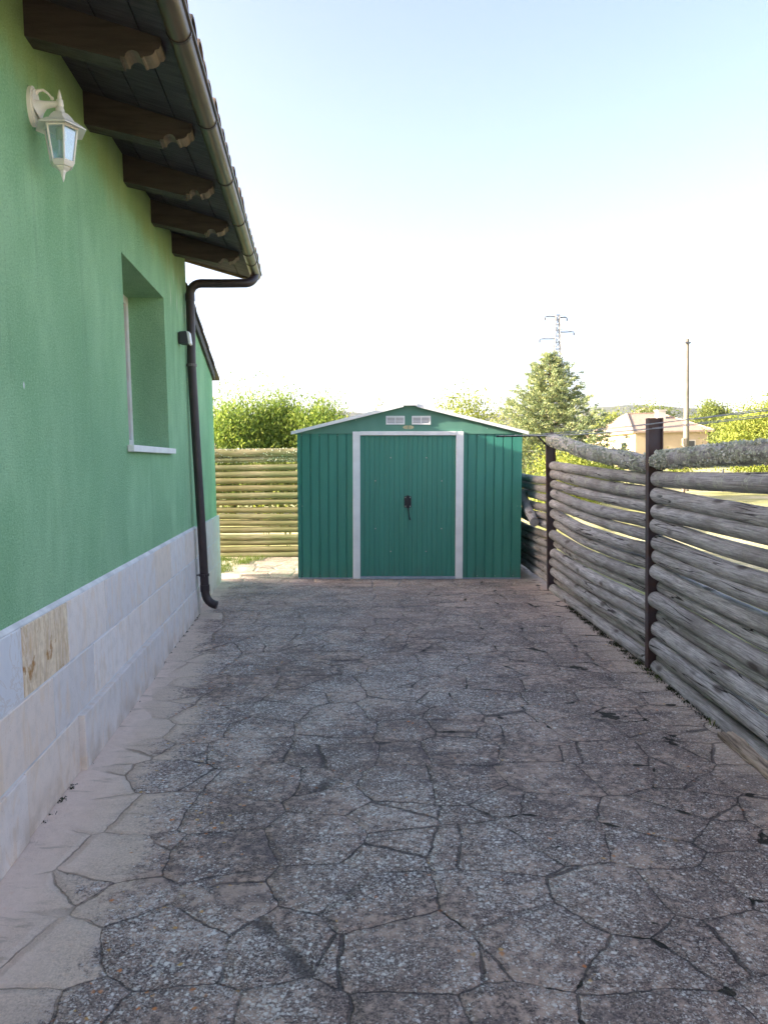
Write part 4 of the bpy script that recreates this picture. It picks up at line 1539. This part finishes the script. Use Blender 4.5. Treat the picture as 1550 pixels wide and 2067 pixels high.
# ------------------------------------------------------------------ rotten plank
r = random.Random(5)
mb = MB()
L, Wd, Tt = 0.66, 0.12, 0.022
nx, ny = 46, 12
top = []
for i in range(nx + 1):
    for j in range(ny + 1):
        x = L * i / nx; y = -Wd / 2 + Wd * j / ny
        e = 0.012 * noise.noise(Vector((x * 14, j * 9.0, 1)))
        if i == 0: x += 0.03 * noise.noise(Vector((0, j * 0.9, 4)))
        if j in (0, ny): y += 0.012 * noise.noise(Vector((x * 9, j, 2)))
        z = Tt + 0.010 * noise.noise(Vector((x * 4, y * 70, 0))) + 0.006 * noise.noise(Vector((x * 12, y * 160, 3)))
        top.append((x, y, z))
nb2 = ny + 1
mb.v = top + [(v[0], v[1], 0.0) for v in top]
K = len(top)
for i in range(nx):
    for j in range(ny):
        a = i * nb2 + j
        mb.f.append((a, a + nb2, a + nb2 + 1, a + 1)); mb.mi.append(0)
        mb.f.append((K + a, K + a + 1, K + a + nb2 + 1, K + a + nb2)); mb.mi.append(0)
for i in range(nx):
    a = i * nb2; mb.f.append((a, K + a, K + a + nb2, a + nb2)); mb.mi.append(0)
    a = i * nb2 + ny; mb.f.append((a, a + nb2, K + a + nb2, K + a)); mb.mi.append(0)
for j in range(ny):
    a = j; mb.f.append((a, a + 1, K + a + 1, K + a)); mb.mi.append(0)
    a = nx * nb2 + j; mb.f.append((a, K + a, K + a + 1, a + 1)); mb.mi.append(0)
pl = mb.build('plank', MAT['oldwood'])
pl.location = (1.725, 3.62, gz(1.72) + 0.008)
pl.rotation_euler = (0.0, 0.0, math.radians(-91))
tag(pl, 'rotten split wooden plank lying on the paving along the fence foot', 'plank')

# ------------------------------------------------------------------ small growth
rng = np.random.default_rng(12)


def grass_clumps(name, pts, h, per, spread, mat, width=0.006):
    C_ = []
    for p in pts:
        q = np.array(p) + np.column_stack([rng.normal(0, spread, per), rng.normal(0, spread, per), np.zeros(per)])
        C_.append(q)
    C_ = np.concatenate(C_)
    n = len(C_)
    H = h * rng.uniform(0.4, 1.3, (n, 1))
    lean = rng.normal(0, 0.35, (n, 2)) * H
    w = rng.normal(size=(n, 2)); w /= np.linalg.norm(w, axis=1, keepdims=True)
    P = np.zeros((n, 4, 3))
    P[:, 0] = C_; P[:, 0, :2] -= w * width / 2
    P[:, 1] = C_; P[:, 1, :2] += w * width / 2
    P[:, 2] = C_; P[:, 2, :2] += lean + w * width * .12; P[:, 2, 2] += H[:, 0]
    P[:, 3] = C_; P[:, 3, :2] += lean - w * width * .12; P[:, 3, 2] += H[:, 0]
    o = quads_mesh(name, P, mat)
    return tag(o, kind='stuff')


# grass in the corner beyond the extension
pts = [(x, y, gz(x)) for x, y in zip(rng.uniform(-2.4, -1.72, 130), rng.uniform(9.0, 10.45, 130)) if (x < -1.93 + (y - 9.4) * 0.17 or (y > 10.42 and x < -1.7))]
grass_clumps('grass', pts, 0.05, 26, 0.05, MAT['grass'])
# weeds and moss along the fence foot
pts = [(FXC - 0.075 + rng.normal(0, .012), y, gz(FXC)) for y in rng.uniform(1.9, 7.0, 240)]
grass_clumps('moss', pts, 0.014, 18, 0.016, MAT['moss'], 0.006)
pts = [(FXC - 0.09 + rng.normal(0, .02), y, gz(FXC)) for y in np.concatenate([rng.uniform(2.8, 3.9, 14), rng.uniform(4.5, 5.0, 6)])]
grass_clumps('grass', pts, 0.035, 10, 0.02, MAT['grass'], 0.004)
# debris against the plinth
pts = []
for t in list(rng.uniform(2.6, 6.6, 60)):
    p = hpt(0.012, t, 0); pts.append((p[0], p[1], gz(p[0])))
grass_clumps('moss', pts, 0.006, 10, 0.008, MAT['moss'], 0.006)


# ------------------------------------------------------------------ trees and shrubs
def trunk_mb(base, h, r, rg, limbs=6, spread=0.5):
    mb = MB()
    b = Vector(base)
    path = [b + Vector((0.06 * h * math.sin(k * 1.7) * k / 6, 0.05 * h * math.cos(k * 2.1) * k / 6, h * k / 6)) for k in range(7)]
    mb.tube(path, [r * (1 - 0.12 * k) for k in range(7)], 8)
    for k in range(limbs):
        s = path[rg.integers(2, 6)]
        an = rg.uniform(0, 6.28)
        L = h * spread * rg.uniform(.6, 1.1)
        d = Vector((math.cos(an), math.sin(an), rg.uniform(.5, 1.3))).normalized()
        mb.tube([s, s + d * L * .5 + Vector((0, 0, L * .06)), s + d * L], [r * .45, r * .3, r * .1], 6)
    return mb


def broadleaf(name, label, cat, base, h, w, mat, seed, nclump=90, per=120, leaf=0.09, group=None, shape=1.0, upright=0.0, depth=None, low=0.12):
    rg = np.random.default_rng(seed)
    root = empty(name, base)
    tag(root, label, cat, group)
    depth = depth or w
    trunk_mb((0, 0, 0), h * 0.62, max(0.02, h * 0.022), rg, 7, 0.42).build('trunk', MAT['bark'], root, smooth=True)
    C_ = []
    for _ in range(nclump):
        u = rg.normal(size=3); u /= np.linalg.norm(u)
        rad = rg.uniform(0.35, 1.0) ** 0.5
        lump = 0.75 + 0.45 * noise.noise(Vector((u[0] * 1.7 + seed, u[1] * 1.7, u[2] * 1.7)))
        c = np.array([u[0] * w / 2 * rad * lump, u[1] * depth / 2 * rad * lump, h * (low + (1 - low) / 2) + u[2] * h * (1 - low) / 2 * rad * lump * shape])
        c[2] = max(c[2], h * low)
        sz = rg.uniform(.5, 1.2) * min(w, h) * 0.11
        q = rg.normal(size=(per, 3)) * np.array([sz, sz, sz * (0.75 + upright)])
        C_.append(c + q)
    C_ = np.concatenate(C_)
    Q = leaf_quads(rg, C_, leaf, leaf * (0.55 if upright < .3 else 0.35), upbias=upright * 2.0)
    quads_mesh('crown', Q, mat, root)
    return root


G0 = -0.09
# sunlit hedge bushes beyond the back fence
hb = [(-5.6, 21, 3.0, 2.6), (-4.1, 20, 3.1, 2.3), (-2.9, 20.6, 3.3, 2.2), (-1.75, 20, 3.05, 2.0), (-7.6, 22, 3.0, 2.8)]
lab = ['yellow-green hedge bush partly hidden by the green house corner', 'yellow-green feathery hedge bush, second from the house', 'tallest feathery hedge bush, in the middle behind the log fence', 'rightmost feathery hedge bush, beside the shed roof edge', 'feathery hedge bush behind the green house']
for i, (x, y, h, w) in enumerate(hb):
    broadleaf('hedge_bush', lab[i], 'bush', (x, y, G0), h * 1.04, w, MAT['leaf_hedge'], 40 + i, 150, 190, 0.105, group='hedge bushes behind the back fence', upright=0.7, low=0.16)
# dark low screen at the foot of the hedge
broadleaf('shrub', 'low dark green shrub in front of the hedge foot', 'shrub', (-3.2, 18.6, G0), 1.9, 5.5, MAT['leaf_mid'], 77, 150, 70, 0.10, depth=1.0, low=0.05)


def weed(base, h, seed, label):
    rg = np.random.default_rng(seed)
    root = empty('tall_weed', base)
    tag(root, label, 'weed', 'tall weeds above the back fence')
    mb = MB(); C_ = []
    for k in range(5):
        an = rg.uniform(0, 6.28); l = rg.uniform(.05, .22)
        e = Vector((math.cos(an) * l, math.sin(an) * l * .5, h * rg.uniform(.75, 1)))
        mb.tube([(0, 0, 0), e * .5 + Vector((0, 0, .05)), e], [.006, .005, .002], 5)
        for s in np.linspace(.35, 1, 14):
            C_.append(np.array(e) * s + rg.normal(0, .035, 3))
    mb.build('stem', MAT['leaf_mid'], root)
    C_ = np.array(C_)
    quads_mesh('foliage', leaf_quads(rg, C_, .085, .045, upbias=.5), MAT['leaf_bright'], root)


weed((-1.43, 10.95, G0), 1.82, 1, 'leafy weed shoot rising over the back fence near the shed, shorter one on the left')
weed((-1.22, 10.9, G0), 1.98, 2, 'leafy weed shoot touching the shed roof corner above the back fence')
weed((-1.75, 11.0, G0), 1.72, 3, 'low leafy weed tips just above the back fence top log')
weed((-0.85, 11.1, G0), 2.08, 4, 'leafy weed tip showing above the left slope of the shed roof')


def conifer(base, h, w, seed):
    rg = np.random.default_rng(seed)
    root = empty('conifer_tree', base)
    tag(root, 'broad blue-green conifer standing behind the shed and fence', 'tree')
    mb = MB()
    mb.tube([(0, 0, 0), (0.03, 0, h * .5), (0, 0.02, h * .97)], [0.13, 0.08, 0.015], 10)
    mb.build('trunk', MAT['bark'], root, smooth=True)
    lm = MB()
    C_ = []; A_ = []
    nb = 215
    for k in range(nb):
        s = (k + 0.5) / nb
        z = h * (0.10 + 0.86 * s)
        an = k * 2.39996 + rg.normal(0, .25)
        prof = (1 - s) ** 0.92
        L = w / 2 * (prof * rg.uniform(.70, 1.12) + 0.05)
        if rg.random() < .16: L *= 1.25
        d = np.array([math.cos(an), math.sin(an), 0.10 + 0.35 * s])
        e = d * L
        tipz = 0.10 * L
        pts = []
        for q in np.linspace(0, 1, 5):
            p = e * q; p[2] += z - 0.18 * L * math.sin(q * math.pi * .8) + tipz * q * q
            pts.append(p)
        lm.tube([tuple(p) for p in pts], [0.018, .014, .010, .007, .004], 4, caps=False)
        ncl = max(3, int(L / 0.085))
        for m in range(ncl):
            q = 0.30 + 0.70 * (m + rg.random()) / ncl
            p = e * q; p[2] += z - 0.18 * L * math.sin(q * math.pi * .8) + tipz * q * q
            side = np.array([-d[1], d[0], 0]) * rg.normal(0, 0.13 * L + .03)
            c = p + side + np.array([0, 0, rg.normal(0, .03)])
            nn = 26
            axis = np.array([d[0] * .8, d[1] * .8, .55]) + side * 1.5
            pt = c + rg.normal(size=(nn, 3)) * np.array([.052, .052, .03])
            C_.append(pt); A_.append(np.tile(axis, (nn, 1)))
    C_ = np.concatenate(C_); A_ = np.concatenate(A_)
    lm.build('limbs', MAT['bark'], root)
    quads_mesh('crown', leaf_quads(rg, C_, 0.085, 0.032, axis=A_ * 1.2, jitter=.6), MAT['leaf_fir'], root)
    return root


conifer((5.45, 24, G0), 5.0, 5.4, 5)

broad = [
    ('broadleaf_tree', 'pale yellow-green loose tree above the right slope of the shed roof', (3.5, 31, G0), 4.55, 3.2, 'leaf_bright', 70, 90, .12),
    ('broadleaf_tree', 'pale leafy tree between shed roof and conifer', (5.6, 33, G0), 3.9, 2.6, 'leaf_far', 60, 80, .12),
    ('broadleaf_tree', 'low pale tree showing just over the shed ridge', (1.35, 34, G0), 3.75, 3.0, 'leaf_far', 60, 80, .12),
    ('sapling_tree', 'thin spindly young tree standing alone behind the shed roof', (-0.15, 40, G0), 5.9, 0.9, 'leaf_far', 26, 22, .10),
    ('shrub', 'sunlit shrub filling the space between shed wall and first fence post', (3.55, 14.5, G0), 1.75, 2.0, 'leaf_bright', 80, 100, .07),
    ('shrub', 'bushy green shrub behind the first fence post below the conifer', (4.9, 17.5, G0), 1.8, 1.9, 'leaf_mid', 70, 90, .08),
    ('broadleaf_tree', 'bright yellow-green tree behind the hipped roof', (30.8, 100, G0), 8.3, 5.5, 'leaf_bright', 70, 90, .30),
    ('broadleaf_tree', 'dark bushy tree left of the utility pole behind the roof ridge', (37.6, 103, G0), 9.3, 8.0, 'leaf_mid', 70, 90, .32),
    ('broadleaf_tree', 'mid green tree right behind the utility pole', (44.4, 100, G0), 9.4, 6.5, 'leaf_mid', 90, 120, .30),
    ('broadleaf_tree', 'round green tree between utility pole and the big bright tree', (27.0, 56, G0), 4.9, 4.2, 'leaf_mid', 80, 100, .2),
    ('broadleaf_tree', 'large bright yellow-green tree at the right edge over the fence', (15.0, 28.5, G0), 3.6, 3.9, 'leaf_bright', 150, 170, .11),
    ('broadleaf_tree', 'light green tree rising at the far right edge of the view', (18.6, 33, G0), 4.6, 3.6, 'leaf_bright', 100, 120, .12),
    ('broadleaf_tree', 'yellow-green bush behind the right end of the cream house', (18.2, 36, G0), 3.3, 3.0, 'leaf_bright', 80, 120, .13),
    ('shrub', 'small leafy shrub in front of the cream house below the pole', (11.3, 27.6, G0), 2.15, 1.6, 'leaf_bright', 24, 60, .09),
]
for i, (nm, lb, b, h, w, m, nc, pr_, lf) in enumerate(broad):
    broadleaf(nm, lb, 'tree' if 'tree' in nm else 'shrub', b, h, w, MAT[m], 500 + i, nc, pr_, lf)

# ------------------------------------------------------------------ neighbour house
nh = empty('bungalow', (27.45, 80.0, G0))
nh.rotation_euler = (0, 0, math.radians(2))
tag(nh, 'cream bungalow with pale hipped tile roof beyond the right fence', 'house')
WZ = 4.1
mb = MB()
mb.box((0, 0, 0), (8.0, 16, WZ))
mb.build('wall', MAT['cream'], nh)
mb = MB()
o_ = 0.45
x0, x1, y0, y1 = -o_, 8.0 + o_, -o_, 16 + o_
z0 = WZ; z1 = WZ + 2.35
RA, RB_ = (2.0, 8.0), (6.0, 8.0)
vs = [(x0, y0, z0), (x1, y0, z0), (x1, y1, z0), (x0, y1, z0), (RA[0], RA[1], z1), (RB_[0], RB_[1], z1), (x0, y0, z0 - .18), (x1, y0, z0 - .18), (x1, y1, z0 - .18), (x0, y1, z0 - .18)]
mb.add(vs, [(0, 1, 5, 4), (1, 2, 5), (2, 3, 4, 5), (3, 0, 4), (0, 6, 7, 1), (1, 7, 8, 2), (2, 8, 9, 3), (3, 9, 6, 0), (9, 8, 7, 6)])
rf = mb.build('roof', MAT['far_roof'], nh)
mb = MB()
for a_, b_ in (((x0, y0), RA), ((x1, y0), RB_), ((x1, y1), RB_), ((x0, y1), RA)):
    mb.tube([(a_[0], a_[1], z0 + .03), (b_[0], b_[1], z1 + .03)], 0.11, 6)
mb.tube([(RA[0], RA[1], z1 + .03), (RB_[0], RB_[1], z1 + .03)], 0.11, 6)
mb.build('hip_tiles', MAT['far_roof'], rf)
mb = MB(); mb.box((4.6, 5.2, z1 - 1.6), (5.5, 6.1, z1 + 0.15)); mb.box((4.5, 5.1, z1 + 0.16), (5.6, 6.2, z1 + .28)); mb.build('chimney', MAT['cream_white'], rf)
for t in (1.6, 5.2):
    mb = MB(); mb.box((t, -0.04, 1.5), (t + 1.4, 0.06, 3.1)); wv_ = mb.build('window', MAT['cream_white'], nh)
    mb = MB(); mb.box((t + .12, -0.06, 1.62), (t + 1.28, -0.041, 2.98)); mb.build('pane', MAT['darkwin'], wv_)
mb = MB(); mb.box((-0.05, 3.0, 1.5), (0.05, 4.2, 3.0)); mb.build('window', MAT['darkwin'], nh)

fh = empty('distant_house', (69.8, 200, G0))
tag(fh, 'tiny white gabled house far off above the cream house roof', 'house')
mb = MB()
mb.prism([(0, 0), (3.4, 0), (3.4, 13.3), (1.7, 14.2), (0, 13.3)], lambda p, s: (p[0], 5.0 * s, p[1]))
mb.build('wall', MAT['cream_white'], fh)
mb = MB()
mb.prism([(-.3, 13.16), (1.7, 14.26), (3.7, 13.16), (3.7, 13.32), (1.7, 14.45), (-.3, 13.32)], lambda p, s: (p[0], -.3 + 5.6 * s, p[1]))
mb.build('roof', MAT['far_roof'], fh)
mb = MB(); mb.box((1.2, -.05, 11.2), (2.2, .02, 12.4)); mb.build('window', MAT['darkwin'], fh)

# ------------------------------------------------------------------ utility pole
up_ = empty('utility_pole', (12.35, 30, G0))
tag(up_, 'bare concrete utility pole in front of the cream house', 'pole')
mb = MB()
mb.tube([(0, 0, 0), (0, 0, 3.2), (0, 0, 6.15)], [0.125, 0.105, 0.075], 10)
mb.build('shaft', MAT['concrete'], up_, smooth=True, smooth_ang=50)
mb = MB(); mb.box((-.12, -.13, 5.95), (.10, -.06, 6.01)); mb.tube([(-.1, -.1, 6.01), (-.1, -.1, 6.12)], .02, 6); mb.build('insulator', MAT['steel'], up_)
mb = MB(); mb.box((-.2, -.2, 1.85), (-.06, -.05, 2.15)); mb.build('junction_box', MAT['concrete'], up_)

# ------------------------------------------------------------------ pylon
py = empty('pylon', (35.6, 150, G0))
tag(py, 'lattice steel electricity pylon rising behind the conifer', 'pylon')
mb = MB()
PHT = 30.0
hw = lambda z: 0.38 + (PHT - z) * 0.030
for sx in (-1, 1):
    for sy in (-1, 1):
        mb.tube([(sx * hw(0), sy * hw(0), 0), (sx * hw(PHT), sy * hw(PHT), PHT)], 0.11, 4)
z = 0.0
k = 0
while z < PHT - .1:
    dz = min(2 * hw(z) * 1.15, PHT - z)
    a_, b_ = hw(z), hw(z + dz)
    for (p, q) in (((-1, -1), (1, -1)), ((1, -1), (1, 1)), ((1, 1), (-1, 1)), ((-1, 1), (-1, -1))):
        if k % 2: p, q = q, p
        mb.tube([(p[0] * a_, p[1] * a_, z), (q[0] * b_, q[1] * b_, z + dz)], 0.06, 4)
        mb.tube([(p[0] * b_, p[1] * b_, z + dz), (q[0] * b_, q[1] * b_, z + dz)], 0.06, 4)
    z += dz; k += 1
mb.build('lattice_tower', MAT['steel'], py)
for (z, s, L) in ((29.7, -1, 2.5), (29.5, 1, 1.9), (26.6, 1, 3.3), (25.3, -1, 3.6)):
    mb = MB()
    mb.tube([(s * .4, -.3, z), (s * L, 0, z)], 0.09, 4); mb.tube([(s * .4, .3, z), (s * L, 0, z)], 0.09, 4); mb.tube([(s * .4, 0, z + .6), (s * L, 0, z)], 0.04, 4)
    mb.lathe([(0.03, -.75), (0.2, -.6), (0.1, -.45), (0.2, -.3), (0.05, -.1), (.05, 0)], 8, (s * L, 0, z))
    mb.build('crossarm', MAT['steel'], py)

# fence stakes in the field
for (x, y, h, lb) in ((13.4, 29.0, 0.9, 'thin dark stake in the pale field, seen between the right fence logs'), (-4.32, 19.0, 2.0, 'thin pale stake in front of the hedge by the house corner')):
    mb = MB()
    mb.tube([(0, 0, 0), (0, 0, h * .97), (0, 0, h)], [0.05, 0.045, 0.02], 8)
    o = mb.build('field_stake', MAT['concrete'] if x < 0 else MAT['steel'])
    o.location = (x, y, G0)
    tag(o, lb, 'stake')

# ------------------------------------------------------------------ air
mb = MB()
mb.box((-3300, -320, -1.2), (3300, 3600, 185))
hz_ = mb.build('haze', bpy.data.materials.new('haze_air'))
hm = hz_.data.materials[0]
hm.use_nodes = True
hm.node_tree.nodes.clear()
pv = hm.node_tree.nodes.new('ShaderNodeVolumePrincipled')
pv.inputs['Color'].default_value = (0.85, 0.92, 1.0, 1)
pv.inputs['Density'].default_value = 0.00009
pv.inputs['Anisotropy'].default_value = 0.2
ho = hm.node_tree.nodes.new('ShaderNodeOutputMaterial')
hm.node_tree.links.new(pv.outputs[0], ho.inputs['Volume'])
hz_['kind'] = 'stuff'
